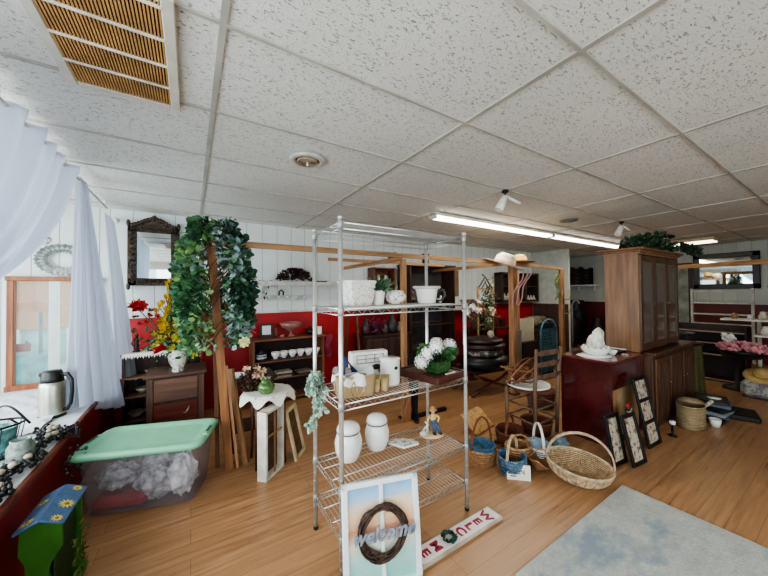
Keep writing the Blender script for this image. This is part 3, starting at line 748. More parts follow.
for k in range(220):
    a = random.uniform(0, 2*PI); r_ = random.uniform(.03,.09); q.leaf((r_*math.cos(a), r_*.5*math.sin(a)+0, .10+r_*1.1*math.sin(a)), (random.uniform(-1,1), random.uniform(-1,.2), random.uniform(-1,1)), .04, .5)
for k in range(160): q.leaf((random.uniform(-.10,.10), random.uniform(-.05,.05), random.uniform(.0,.09)), (random.uniform(-1,1), random.uniform(-1,.2), random.uniform(-1,1)), .04, .5)
q.build('cone_scales', M('#4d3427', .8, var=.5, vs=30), t)['kind'] = 'stuff'
q = MB()
for k in range(5): blossom(q, (random.uniform(-.08,.09), -.05, random.uniform(.1,.2)), .04)
q.build('dried_flowers', M('#c9a88c', .7), t)['kind'] = 'stuff'
bottle('glass_candle', 'pale frosted glass candle cup behind the green pot', 'candle holder', (.57, 2.88, .608), [(.001,0),(.03,0),(.03,.05),(.038,.1),(.034,.1),(.026,.05),(.001,.02)], M('#cfc6cf', .2, trans=.3))
t = T('end_table', 'dark red-brown end table behind the doily table', 'table', (.50, 3.25, 0))
MB().box((0,0,.65), (.42,.36,.025), bev=.005).build('tabletop', DARKWOOD, t)
for sx in (-1,1):
    for sy in (-1,1): MB().box((sx*.17, sy*.14, .32), (.03,.03,.64)).build('leg', WOOD('#5a2418', '#35130d', .45, 'z'), t)
MB().box((0,0,.6), (.36,.3,.07)).build('apron', WOOD('#5a2418', '#35130d', .45, 'x'), t)
MB().box((0,0,.18), (.36,.3,.015)).build('shelf', DARKWOOD, t)
bottle('white_bowl', 'shallow white bowl with dark contents on the red-brown end table', 'bowl', (.36, 3.15, .664), [(.001,0),(.04,0),(.09,.035),(.085,.035),(.04,.008),(.001,.006)], CHINA)
t = T('shadow_box', 'deep white box frame standing on edge under the small table', 'picture frame', (.55, 2.60, 0), .75)
MB().box((-.11,0,.265),(.02,.08,.53)).box((.11,0,.265),(.02,.08,.53)).box((0,0,.01),(.22,.08,.02)).box((0,0,.52),(.22,.08,.02)).build('frame', M('#ddd9cb', .5, var=.15), t)
MB().box((0,.02,.265),(.2,.01,.49)).build('back_panel', M('#5b463a', .7, var=.4, vs=20), t)
MB().box((.0,-.032,.265),(.012,.01,.49)).box((0,-.032,.33),(.2,.01,.012)).build('divider', PINEZ, t)
t = T('picture_frame', 'slim pale wooden frame leaning against the small table', 'picture frame', (.83, 2.74, 0), .5, rot=(-.22, 0, .9))
MB().box((-.09,0,.22),(.03,.02,.44)).box((.09,0,.22),(.03,.02,.44)).box((0,0,.015),(.18,.02,.03)).box((0,0,.425),(.18,.02,.03)).build('frame', M('#d9c9a3', .5, var=.2), t)
MB().box((0,.008,.22),(.17,.004,.4)).build('picture', M('#6b4a35', .6, var=.4, vs=12), t)

# ------------------------------------------------------------------ bookcase with cups on the back wall
t = T('bookcase', 'wooden bookcase of teacups against the red wall below the white shelf', 'bookcase', (1.13, 4.30, 0))
BW = WOOD('#8b5a3b', '#5d3826', .5, 'x'); BWZ = WOOD('#8b5a3b', '#5d3826', .5, 'z')
for sx in (-1,1): MB().box((sx*.46,0,.42),(.025,.3,.84)).build('side_panel', BWZ, t)
MB().box((0,.14,.42),(.9,.015,.84)).build('back_panel', M('#2a1a15', .7), t)
for z in (.06,.33,.56): MB().box((0,0,z),(.9,.28,.02)).build('shelf', BW, t)
MB().box((0,-.005,.845),(.98,.32,.026),bev=.004).build('top', BW, t)
# on top
t = T('picture_frame', 'small black frame with white picture on the teacup bookcase', 'picture frame', (.86, 4.33, .86), rot=(-.15,0,0))
MB().box((0,0,.09),(.17,.015,.18)).build('frame', BLACK, t); MB().box((0,-.009,.095),(.11,.004,.12)).build('picture', WHITE, t)
bottle('pedestal_bowl', 'large pink glass pedestal bowl on top of the teacup bookcase', 'bowl', (1.17, 4.27, .86), [(.001,0),(.06,0),(.055,.01),(.015,.02),(.014,.06),(.05,.08),(.13,.13),(.155,.19),(.148,.19),(.12,.135),(.04,.09),(.001,.085)], M('#cf8f86', .1, var=.1, trans=.45), n=28)
for i, (x, w_, c_) in enumerate([(.83,.17,'#231c1c'),(.84,.16,'#5d2b1f')]):
    S('stacked_book', MB().box((0,0,.008),(w_,.1,.016),bev=.002).box((.004,-.001,.008),(w_-.006,.1,.011)), M(c_, .6), ['black book lying in front of the small picture frame','brown book lying under the black book'][i], 'book', (x, 4.215, .8585+.017*(1-i)))
S('wooden_bookend', MB().box((0,0,.06),(.015,.1,.12)).box((.03,0,.006),(.08,.1,.012)), BWZ, 'wooden bookend between frame and pink bowl', 'bookend', (.97, 4.3, .859))
t = T('teapot', 'dark glazed teapot on top right of the teacup bookcase', 'teapot', (1.46, 4.3, .859))
MB().lathe([(.001,0),(.04,0),(.065,.03),(.065,.06),(.035,.09),(.001,.095)]).build('body', M('#2b2020', .2), t)
MB().tube([(.05,0,.04),(.09,0,.06),(.1,0,.09)], [.014,.01,.007]).build('spout', M('#2b2020', .2), t)
MB().tube([(-.055,0,.07),(-.1,0,.07),(-.1,0,.035),(-.06,0,.03)], .006).build('handle', M('#2b2020', .2), t)
MB().ball((0,0,.1), .012).build('lid_knob', M('#2b2020', .2), t)
bottle('pink_candle', 'short pink votive cup left of the pedestal bowl foot', 'candle holder', (1.04, 4.22, .859), [(.001,0),(.025,0),(.03,.035),(.026,.035),(.02,.006),(.001,.005)], M('#c9676a', .3))
bottle('white_mug', 'tall white mug at the right end of the bookcase top', 'mug', (1.56, 4.22, .859), [(.001,0),(.032,0),(.034,.01),(.034,.11),(.03,.11),(.029,.012),(.001,.01)], CHINA)
# teacups
def teacup():
    t = T('teacup', 'white teacup with dark rim and saucer in the bookcase row', 'teacup', (.95, 4.22, .571))
    MB().lathe([(.001,.008),(.018,.008),(.022,.016),(.04,.05),(.043,.075),(.04,.075),(.036,.05),(.001,.02)], n=18).build('cup', CHINA, t)
    MB().lathe([(.001,0),(.03,0),(.058,.012),(.056,.015),(.03,.005),(.001,.004)], n=18).build('saucer', M('#596069', .3), t)
    MB().ring((.052,0,.045), .018,.02,.004, 12, 5, tilt=Matrix.Rotation(PI/2,3,'X')).build('handle', CHINA, t)
    return t
cup = teacup(); cup.scale = (1.35,)*3; cup['group'] = 'teacups on the bookcase middle shelf'
for i in range(1, 6): dup(cup, (.95+.112*i, 4.22+.01*(i % 2), .571), .4*i)
for i, (x, z, s) in enumerate([(.77,.571,1.15),(.80,.341,1.)]):
    t = T('stacked_pot', ['grey striped pot with lid at left of the teacup shelf','grey striped pot at left of the lower bookcase shelf'][i], 'pot', (x, 4.24, z)); t.scale = (s,)*3
    MB().lathe([(.001,0),(.05,0),(.062,.03),(.06,.08),(.04,.09),(.001,.09)]).build('body', M('#3d4347', .3, var=.3), t)
    MB().lathe([(.063,.03),(.065,.04),(.063,.05)]).lathe([(.062,.06),(.064,.068),(.062,.076)]).build('stripe', M('#b9bec2', .3), t)
    MB().lathe([(.045,.09),(.03,.105),(.008,.11),(.01,.125),(.001,.13)]).build('lid', M('#3d4347', .3), t)
for i in range(5):
    S('stacked_book', MB().box((0,0,.012),(.2,.15,.024),bev=.002).box((0,-.002,.012),(.196,.151,.018)), M(['#8c8478','#4a3a34','#a39a88','#39302d','#7a6a5c'][i], .7), ['grey','dark brown','pale grey','blackish','tan'][i]+' book lying on the lower shelf under the teacups', 'book', (1.05+.27*(i // 3)+.02*(i % 2), 4.22, .3405+.0245*(i % 3)), .06*(i-2))
# wall shelf
t = T('wall_shelf', 'white scalloped wall shelf holding dark dried flowers', 'shelf', (1.42, 4.38, 1.60))
MB().box((0,0,0),(1.4,.2,.02),bev=.004).build('board', M('#d9d8cf', .5), t)
q = MB(); ap = [(-.7,0),(.7,0)] + [(.7-1.4*k/36, -.035-.022*abs(math.sin(PI*k/6))) for k in range(37)]
q.prism(ap, .012, Matrix.Translation((0,-.09,0)) @ Matrix.Rotation(PI/2,4,'X')); q.build('apron', M('#c9c8be', .5), t)
for sx in (-.6,.6): MB().prism([(0,0),(.15,0),(0,-.15)], .02, Matrix.Translation((sx,.095,-.01)) @ Matrix.Rotation(-PI/2,4,'Z') @ Matrix.Rotation(PI/2,4,'X')).build('bracket', WHITE, t)
t = T('peg_rack', 'white peg rack with round pegs beneath the scalloped shelf', 'peg rack', (1.10, BY-.012, 1.385))
MB().box((0,0,0),(.72,.02,.07),bev=.005).build('board', M('#cfd2cb', .5), t)
for k in range(6): MB().lathe([(.01,0),(.008,.05),(.018,.065),(.012,.08),(.001,.082)], m=Matrix.Translation((-.3+.12*k,-.01,0)) @ Matrix.Rotation(PI/2-.2,4,'X')).build('peg', WHITE, t)
S('hanging_ornament', MB().tube([(-.03,0,0),(-.03,0,.05),(0,0,.08),(.03,0,.05),(.03,0,0)], .012, 6), M('#4d3529', .7), 'small brown horseshoe ornament on the peg rack', 'ornament', (1.08, BY-.06, 1.42))
t = T('dried_flowers', 'mound of dark burgundy dried flowers on the white wall shelf', 'dried flowers', (1.25, 4.37, 1.612))
q = MB(); q2 = MB()
for k in range(420):
    a = random.uniform(0,PI); r_ = random.uniform(0,1)**.5; p = (.23*r_*math.cos(a), random.uniform(-.06,.05), .02+.15*r_*math.sin(a))
    (q if random.random() < .7 else q2).leaf(p, (math.cos(a)+random.uniform(-.5,.5), random.uniform(-1,.2), math.sin(a)+random.uniform(-.3,.5)), .045, .6)
q.build('dark_leaves', M('#38241c', .8, var=.5), t)['kind'] = 'stuff'; q2.build('burgundy_petals', M('#5d2024', .7, var=.4), t)['kind'] = 'stuff'
S('flat_black_pan', MB().box((0,0,.008),(.2,.1,.016),bev=.004), BLACK, 'flat black tray at the right part of the white wall shelf', 'tray', (1.62, 4.36, 1.611))

# ------------------------------------------------------------------ pergola
def post(loc, h, label, w_=.055, lean=(0,0)):
    t = T('wooden_post', label, 'wood post', loc)
    MB().bar((0,0,0),(lean[0],lean[1],h),w_,w_).build('post', PINEZ, t)
    MB().box((0,0,.01),(.11,.11,.02)).build('foot', DARKWOOD, t)
    return t
post((2.08,2.88,0), 1.83, 'pine post seen through the middle of the wire rack')
post((3.86,2.70,0), 1.83, 'thick pine post between the cushions and the ladder-back chair', .085)
post((5.62,2.95,0), 1.83, 'pine post with wooden antler hooks behind the red cabinet', .07)
post((7.36,1.95,0), 1.83, 'pine post behind the tall wooden cabinet')
RL = 'pergola rails'
def rail(a, b_, label, w_=.035, h=.05):
    return S('overhead_rail', MB().bar(a, b_, w_, h), PINE if abs(a[0]-b_[0]) > abs(a[1]-b_[1]) else PINEY, label, 'wooden rail')
rail((.22,2.885,1.875),(3.9,2.885,1.875), 'long overhead pine rail from the ivy post across the wire rack')
post((5.02,3.42,0), 1.80, 'slim dark reddish post in front of the left dark wall cabinet', .05)
rail((2.08,2.92,1.845),(2.08,4.48,1.845), 'overhead pine rail running from the middle post to the back wall')
rail((3.86,2.74,1.855),(3.86,4.48,1.845), 'overhead pine rail from the thick post back to the wall')
rail((3.9,2.80,1.86),(5.62,2.96,1.85), 'overhead pine rail carrying the straw hats')
rail((7.38,2.0,1.86),(7.05,.2,1.86), 'overhead pine rail crossing in front of the far mirror', .05, .07)
rail((1.45,3.6,1.87),(3.4,3.6,1.87), 'thin rear overhead rail holding the dark vases', .03, .04)
t = T('corner_brace', 'triangular wooden block at the foot of the middle post', 'wood block', (1.98, 2.82, 0))
MB().prism([(0,0),(.12,0),(.12,.3)], .04, Matrix.Rotation(PI/2,4,'X')).build('block', WOOD('#9a6a45','#6d4529',.6,'z'), t)
t = T('metal_base', 'black metal pedestal base on the floor behind the rack', 'metal stand', (2.22, 2.82, 0), -.05)
MB().bar((-.08,0,.02),(.42,0,.02),.04,.04).bar((-.1,-.14,.02),(.0,.12,.02),.04,.04).build('foot', BLACK, t)
MB().bar((-.04,0,.03),(-.1,0,.7),.06,.03).bar((-.02,0,.03),(.0,0,.75),.03,.03).build('upright', BLACK, t)
for i, (x, y, z, lab) in enumerate([(2.40,3.6,1.89,'small dark rooster ornament on the rear rail'),(3.02,3.6,1.89,'black flared vase on the rear rail')]):
    if i == 0:
        S('bird_ornament', MB().ball((0,0,.05),(.06,.03,.045)).ball((-.05,0,.1),(.025,.02,.03)).tube([(.04,0,.06),(.08,0,.11),(.06,0,.14)],[.025,.02,.006]).tube([(0,0,0),(0,0,.03)],.012), M('#3a2a20',.6), lab, 'ornament', (x,y,z))
    else: bottle('vase', lab, 'vase', (x,y,z), [(.001,0),(.05,0),(.055,.03),(.04,.08),(.065,.14),(.06,.14),(.03,.08)], M('#251a17',.3))

# hats
def hat(label, loc, rot, mt, band, s=1):
    t = T('straw_hat', label, 'hat', loc, rot=rot); t.scale = (s,)*3
    MB().lathe([(.001,.095),(.05,.09),(.08,.06),(.088,.0),(.12,-.008),(.175,-.002),(.18,.002),(.12,-.003),(.085,.004)], n=28, flute=.0).build('hat_body', mt, t)
    MB().lathe([(.0885,.003),(.0875,.028),(.085,.028),(.086,.003)], n=28).build('hat_band', band, t)
    return t
HS = M('#e8dcc2',.8,var=.12,vs=40,bump=.3)
h1 = hat('wide cream sun hat with ribbon resting on the pine rail', (3.70,2.72,1.83), (.30,.18,0), HS, M('#d9b0a0',.7), 1.65)
q = MB()
for k in range(3): q.grid(lambda u,v,k=k: V((.06+.03*k+.02*math.sin(v*7+k)+.02*u, -.15-.01*k, -.01-.28*v)), 2, 12)
q.build('ribbon', M('#d8a8a0',.7), h1)
hat('golden straw hat lying flat on the rail beside the cream hat', (4.25,2.85,1.895), (0,.02,.4), M('#c9a45c',.8,var=.2,bump=.3), M('#b98a3c',.7), 1.25)
q = MB()
for k in range(80): q.leaf((random.uniform(-.02,.02), random.uniform(-.02,.02), -.5*random.random()), (random.uniform(-.6,.6), random.uniform(-.6,.3), -1), .08, .25)
S('hanging_greenery', q, M('#7f8f5a',.7,var=.3), 'pale green hanging tendrils at the antler hook post', 'artificial plant', (5.45,2.93,1.84))['kind'] = 'stuff'
q = MB()
for z in (.95,1.2):
    for sg in (-1,1): q.tube([(0,-.04,z),(sg*.08,-.08,z+.0),(sg*.13,-.08,z+.08),(sg*.12,-.08,z+.17)],[.014,.012,.01,.006])
S('antler_hooks', q, M('#b08a62',.7), 'curved wooden antler hooks fixed to the far pine post', 'hooks', (5.62,2.95,.1))

# ------------------------------------------------------------------ wire shelving rack
RX0, RX1, RY0, RY1 = .65, 1.55, 1.45, 1.84
t = T('wire_rack', 'tall chrome wire shelving rack standing in the middle of the room', 'wire shelving', (0,0,0))
for x in (RX0, RX1):
    for y in (RY0, RY1):
        p_ = MB().tube([(x,y,.02),(x,y,1.84)], .0125, 12)
        for k in range(36): p_.ring((x,y,.05+.05*k), .0128,.0128,.0011,10,4)
        p = p_.build('post', CHROME, t)
        MB().lathe([(.001,0),(.012,0),(.016,.01),(.01,.03)], (x,y,0), 10).build('levelling_foot', BLACK, p)
        MB().lathe([(.013,1.83),(.0145,1.845),(.001,1.85)], (x,y,0), 10).build('end_cap', CHROME, p)
SH = [.20, .43, .875, 1.365, 1.815]
for z in SH:
    q = MB()
    for dz in (0, -.032):
        q.tube([(RX0,RY0,z+dz),(RX1,RY0,z+dz),(RX1,RY1,z+dz),(RX0,RY1,z+dz)], .0035, 6, True)
    for (a, b_) in (((RX0,RY0),(RX1,RY0)),((RX1,RY0),(RX1,RY1)),((RX1,RY1),(RX0,RY1)),((RX0,RY1),(RX0,RY0))):
        A, B = V((*a,z)), V((*b_,z)); L = (B-A).length; n_ = int(L/.03)
        q.tube([A.lerp(B,i/n_)+V((0,0,-.001 if i % 2 else -.031)) for i in range(n_+1)], .0016, 4)
    n_ = 36
    for i in range(1,n_):
        x = RX0+(RX1-RX0)*i/n_; q.tube([(x,RY0,z+.003),(x,RY1,z+.003)], .0014, 4)
    for y in (RY0+.13, RY1-.13): q.tube([(RX0,y,z-.002),(RX1,y,z-.002)], .0035, 5)
    s_ = q.build('wire_shelf', CHROME, t)
    for x in (RX0,RX1):
        for y in (RY0,RY1): MB().lathe([(.0133,z-.034),(.0165,z-.032),(.0152,z+.010),(.0133,z+.012)], (x,y,0), 12).build('collar', M('#a9a9a6',.4,.5), s_)

# shelf 2 items (z 1.37)
Z2 = 1.3705
t = T('white_hamper', 'white lace-patterned woven basket on the upper rack shelf', 'basket', (.865,1.68,Z2), .1)
q = MB()
lv = [(.075,.06,0),(.08,.065,.02),(.09,.072,.08),(.098,.08,.145)]
shell(q, lv, .02); q.build('body', mat_blotch('#e6e4dc','#cbc9c0','#8f8d86',55,.52), t)
shell(MB(), [(.1,.082,.14),(.104,.086,.146),(.1,.082,.153),(.09,.072,.15)], .02, cap0=False).build('rim', WHITE, t)
t = T('potted_plant', 'small green plant in a white cup pot on the upper rack shelf', 'potted plant', (1.005,1.66,Z2)); t.scale = (.9,.9,1.1)
MB().lathe([(.001,0),(.034,0),(.037,.01),(.046,.085),(.05,.088),(.048,.095),(.043,.09),(.036,.08),(.001,.078)]).build('pot', WHITE, t)
q = MB()
for k in range(150):
    a = random.uniform(0,2*PI); q.leaf((.03*math.cos(a),.03*math.sin(a),.08), (math.cos(a), math.sin(a), random.uniform(.1,2.2)), random.uniform(.05,.1), .22)
q.build('leaves', M('#5d7d5c',.6,var=.4), t)['kind'] = 'stuff'
t = T('ceramic_pumpkin', 'white floral ceramic pumpkin dish on the upper rack shelf', 'ceramic pumpkin', (1.15,1.68,Z2))
MB().lathe([(.001,0),(.035,.002),(.062,.03),(.066,.055),(.05,.085),(.02,.095),(.001,.094)], n=40, flute=.06, nf=9).build('body', mat_blotch('#e8e6df','#9aa59a','#7d5a5a',28,.58,.25), t)
MB().tube([(0,0,.09),(.004,0,.11),(.015,0,.12)], [.008,.006,.005]).build('stem', M('#8f8d80',.5), t)
t = T('white_mug_planter', 'large white mug planter with dark handle on the upper rack shelf', 'mug', (1.40,1.66,Z2), -.58); t.scale = (1.05,1.05,.9)
MB().lathe([(.001,0),(.055,0),(.06,.008),(.072,.1),(.082,.118),(.084,.125),(.076,.125),(.068,.1),(.055,.02),(.001,.018)], n=30).build('body', CHINA, t)
MB().lathe([(.083,.112),(.09,.12),(.088,.135),(.08,.13)], n=36, flute=.04, nf=12).build('rim', M('#cfcfc6',.4), t)
MB().tube([(.068,-.01,.10),(.11,-.02,.10),(.12,-.022,.06),(.095,-.018,.025),(.062,-.01,.02)], .009, 8).build('handle', M('#2c2a2a',.3), t)

# shelf 3 items (z .88)
Z3 = .8805
def woven_box(name, label, loc, rz, hx_, hy, h, mt, rimmt, flare=1.12):
    t = T(name, label, 'basket', loc, rz)
    q = MB(); shell(q, [(hx_,hy,0),(hx_*1.02,hy*1.02,.01),(hx_*flare,hy*flare,h)], min(hx_,hy)*.3); shell(q, [(hx_*flare*.93,hy*flare*.93,h),(hx_*.95,hy*.95,.012)], min(hx_,hy)*.3, cap0=False, cap1=True); q.build('body', mt, t)
    return t
t = woven_box('wicker_basket', 'honey wicker basket lined with a white cloth beside the rack post', (.785,1.58,Z3), -.25, .115,.10,.13, mat_weave('#dcc59a','#a07c50',70), WHITE); t.scale = (.86,.86,.9)
def liner(u, v):
    a = 2*PI*u; r1 = .128+.01*math.sin(8*a)
    R = r1*(1+.06*v); return V((R*1.05*math.cos(a), R*.93*math.sin(a), .14-.055*v-.02*math.sin(3*a)*v + .01*math.sin(7*a)))
q = MB().grid(liner, 48, 6); q.grid(lambda u,v: V(((.05+.085*v)*math.cos(2*PI*u), (.05+.07*v)*math.sin(2*PI*u), .1+.045*v+.012*math.sin(6*PI*u))), 40, 4)
q.build('cloth_liner', M('#dfe0dc',.8,bump=.4,bs=40), t)
q = MB()
for k in range(18):
    a = 2*PI*k/18; q.tube([(.118*math.cos(a),.105*math.sin(a),.005),(.128*math.cos(a+.2),.115*math.sin(a+.2),.05),(.136*math.cos(a),.122*math.sin(a),.1)], .004, 4)
    q.tube([(.118*math.cos(a),.105*math.sin(a),.005),(.128*math.cos(a-.2),.115*math.sin(a-.2),.05),(.136*math.cos(a),.122*math.sin(a),.1)], .004, 4)
q.build('open_lattice', M('#c9a577',.7,var=.3), t)
S('folded_napkin', MB().grid(lambda u,v: V((-.05+.1*u, -.03+.05*v+.02*math.sin(u*5), .0+.13*(1-abs(2*u-1))*(.5+.5*v))), 12, 8), M('#2a3350',.8), 'dark blue napkin tucked in the lined wicker basket', 'napkin', (.76,1.62,Z3+.10), .5)
t = T('cow_print_box', 'white panelled box with a black cow picture on the rack', 'box', (.98,1.755,Z3), -.15)
MB().box((0,0,.095),(.25,.075,.19),bev=.006).build('body', M('#e4e2da',.5,var=.06), t)
q = MB()
for x in (-.09,-.03,.03,.09): q.box((x,-.039,.145),(.004,.002,.05))
for z in (.12,.145,.17): q.box((0,-.039,z),(.19,.002,.004))
q.build('drawn_lines', M('#6d6c68',.6), t)
q = MB(); q.ball((.04,-.0385,.09),(.032,.004,.018),10,6); q.ball((.08,-.0385,.10),(.013,.004,.012),8,6); q.box((.02,-.039,.07),(.008,.004,.03)).box((.06,-.039,.07),(.008,.004,.03)); q.ball((-.02,-.0385,.09),(.014,.004,.010),8,6)
q.build('cow_picture', BLACK, t)
t = T('white_canister', 'white canister with small black bird print on the rack', 'canister', (1.06,1.62,Z3))
MB().lathe([(.001,0),(.06,0),(.063,.006),(.063,.145),(.066,.15),(.066,.158),(.001,.16)], n=30).build('body', CHINA, t)
MB().ball((.004,-.0625,.105),(.014,.004,.011),8,6).build('bird_print', BLACK, t)
for i, (x,y) in enumerate([(.905,1.53),(.955,1.52),(.93,1.575),(.985,1.555)]):
    bottle('amber_glass', 'short amber yellow glass tumbler between basket and canister', 'glass', (x,y,Z3), [(.001,0),(.02,0),(.021,.005),(.026,.075),(.023,.075),(.019,.01),(.001,.008)], M('#d8bd84',.1,var=.15,trans=.35), group='amber glasses on the rack')
t = T('succulent_plant', 'pale green artificial succulent trailing over the left end of the rack', 'artificial plant', (.635,1.80,Z3)); t.scale = (.72,.72,.9)
q = MB(); q2 = MB()
for (cx,cy,cz,n_) in ((0,0,.06,5),(.04,.04,.02,4),(-.05,-.02,.0,4),(0.03,-.03,-.14,4),(-.03,-.02,-.24,4),(.07,-.0,-.06,3)):
    for j in range(n_):
        c_ = V((cx+random.uniform(-.03,.03),cy+random.uniform(-.03,.03),cz+random.uniform(-.025,.025)))
        d_ = V((random.uniform(-.8,.8),random.uniform(-1,.2),random.uniform(0,1)))
        blossom(q, c_, .055, 8, d_); blossom(q, c_+d_*.006, .035, 6, d_)
q2.tube([(.02,.02,0),(0,-.02,.0),(-.03,-.03,-.08),(.02,-.03,-.16),(-.03,-.02,-.26)], .006, 5)
q2.tube([(.02,.02,0),(.05,-.01,-.06),(.06,-.02,-.12)], .005, 5)
q.build('rosettes', SAGE, t)['kind'] = 'stuff'; q2.build('stems', M('#a08a5c',.7), t)
t = T('wood_board', 'brown wooden box tray under the white hydrangeas on the rack', 'tray', (1.385,1.61,Z3), .18)
MB().box((0,0,.022),(.30,.36,.024),bev=.004).build('panel', WOOD('#6d4436','#44261f',.4,'x'), t)
MB().box((0,-.172,.02),(.30,.018,.045),bev=.003).box((0,.172,.02),(.30,.018,.045),bev=.003).box((-.142,0,.02),(.018,.34,.045),bev=.003).box((.142,0,.02),(.018,.34,.045),bev=.003).build('edging', WOOD('#5a2e28','#361a17',.4,'x'), t)
t = T('hydrangea_pot', 'white hydrangeas in a square green glass pot on the wooden tray', 'potted flowers', (1.405,1.56,Z3+.036), .15); t.scale = (1.12,)*3
q = MB(); shell(q, [(.055,.045,0),(.06,.05,.008),(.068,.056,.075)], .012); shell(q, [(.062,.05,.075),(.055,.045,.01)], .012, cap0=False, cap1=True); q.build('pot', M('#4a7d47',.12,var=.3,trans=.45), t)
q = MB(); q2 = MB(); hc = [(-.10,-.01,.12),(-.06,-.04,.155),(.0,-.0,.17),(.075,-.03,.15),(.115,0,.125),(-.11,.03,.07),(.04,.05,.16)]
for i, (x,y,z) in enumerate(hc):
    R = .042 if i not in (2,6) else .032
    q.ball((x,y,z), R*.8, 12, 8)
    for k in range(46):
        th = math.acos(1-2*(k+.5)/46); ph = k*2.39996; d_ = V((math.sin(th)*math.cos(ph), math.sin(th)*math.sin(ph), math.cos(th)))
        u = d_.orthogonal().normalized(); w_ = d_.cross(u); c_ = V((x,y,z))+d_*R; s_ = R*.27
        q.add([c_+u*s_, c_+(u+w_)*s_*.4+d_*.002, c_+w_*s_, c_+(w_-u)*s_*.4+d_*.002, c_-u*s_, c_-(u+w_)*s_*.4+d_*.002, c_-w_*s_, c_+(u-w_)*s_*.4+d_*.002], [(0,1,2,3,4,5,6,7)], True)
q.build('blooms', M('#f2f1ea',.7,var=.05), t)['kind'] = 'stuff'
for k in range(150):
    a = random.uniform(0,2*PI); q2.leaf((.07*math.cos(a), .05*math.sin(a), random.uniform(.075,.13)), (math.cos(a), math.sin(a)-.2, random.uniform(-.2,.8)), random.uniform(.045,.08), .6)
q2.build('leaves', GREENLEAF, t)['kind'] = 'stuff'
S('label_plate', MB().box((0,0,.004),(.09,.02,.008),bev=.002), WHITE, 'small white strip on the front edge of the wooden tray', 'label strip', (1.43,1.465,Z3+.036), .12)

# lower shelf items (z .435)
Z4 = .4365
def jar(label, loc):
    t = T('ceramic_jar', label, 'jar', loc)
    MB().lathe([(.001,0),(.045,0),(.05,.006),(.064,.05),(.067,.095),(.056,.135),(.05,.142)], n=30).build('body', CHINA, t)
    MB().lathe([(.0525,.136),(.0545,.141),(.0525,.146)], n=30).build('dark_band', M('#4c5356',.4), t)
    MB().lathe([(.001,.14),(.056,.146),(.058,.155),(.05,.178),(.03,.19),(.001,.193)], n=30).build('lid', CHINA, t)
    return t
jar('taller-looking white lidded jar nearest the left rack post', (.815,1.715,Z4)).scale = (1.25,1.25,1.17)
jar('white lidded jar to the right, deeper in on the lower rack shelf', (1.03,1.735,Z4)).scale = (1.2,1.2,1.15)
t = T('fan_dish', 'white fan-shaped dish painted with flowers on the lower rack shelf', 'dish', (1.19,1.66,Z4), -.6); t.scale = (.85,.85,1)
fan = [(0,-.05)] + [(.14*math.sin(a)*(1+.05*math.cos(a*14)), -.05+.14*math.cos(a)*(1+.05*math.cos(a*14))) for a in [(-1.05+2.1*k/40) for k in range(41)]]
MB().prism(fan, .012).build('body', CHINA, t)
MB().prism([(x*.82,y*.82-.002) for x,y in fan], .0135).build('painted_flowers', mat_blotch('#efeee6','#9aa59c','#5c5a58',30,.55,.3), t)
t = T('boy_figurine', 'ceramic boy in straw hat and blue overalls with pump on the lower rack shelf', 'figurine', (1.44,1.66,Z4), -.35); t.scale = (1.05,)*3
MB().lathe([(.001,0),(.075,0),(.078,.006),(.07,.014),(.001,.016)], sy=.62).build('base', M('#d7b78c',.5,var=.2), t)
DEN = M('#3f5a73',.6,var=.25)
q = MB(); q.tube([(.012,0,.015),(.02,0,.05),(.008,0,.09)],[.013,.012,.016],8); q.tube([(.05,-.01,.02),(.04,-.012,.055),(.012,0,.088)],[.012,.012,.016],8); q.ball((.008,0,.098),(.022,.017,.024)); q.build('overalls', DEN, t)
q = MB(); q.ball((.005,0,.125),(.023,.017,.028)); q.tube([(.025,0,.14),(.045,-.008,.12),(.03,-.02,.1)],[.009,.008,.006]); q.tube([(-.014,0,.14),(-.034,-.01,.12),(-.04,-.014,.095)],[.009,.008,.006]); q.build('shirt', M('#d8b978',.6), t)
MB().ball((.004,-.001,.168),(.016,.016,.019)).ball((.004,-.018,.166),(.003,.004,.004)).ball((-.011,0,.167),(.003,.003,.005)).ball((.019,0,.167),(.003,.003,.005)).build('head', M('#d9a888',.5), t)
MB().lathe([(.001,.2),(.015,.197),(.017,.18),(.032,.176),(.03,.174),(.001,.176)], (.004,0,0), 16).build('straw_hat', M('#b98a5c',.7), t)
MB().ball((.01,-.015,.02),(.012,.018,.008)).ball((.052,-.02,.021),(.011,.017,.008)).build('shoes', M('#2b1d17',.5), t)
MB().tube([(-.04,-.01,.015),(-.04,-.01,.09),(-.055,-.01,.105)],[.009,.008,.005]).tube([(-.04,-.01,.08),(-.07,-.012,.05)],.005).ball((-.07,-.015,.03),(.025,.02,.018)).build('water_pump', M('#dcd8cc',.5), t)

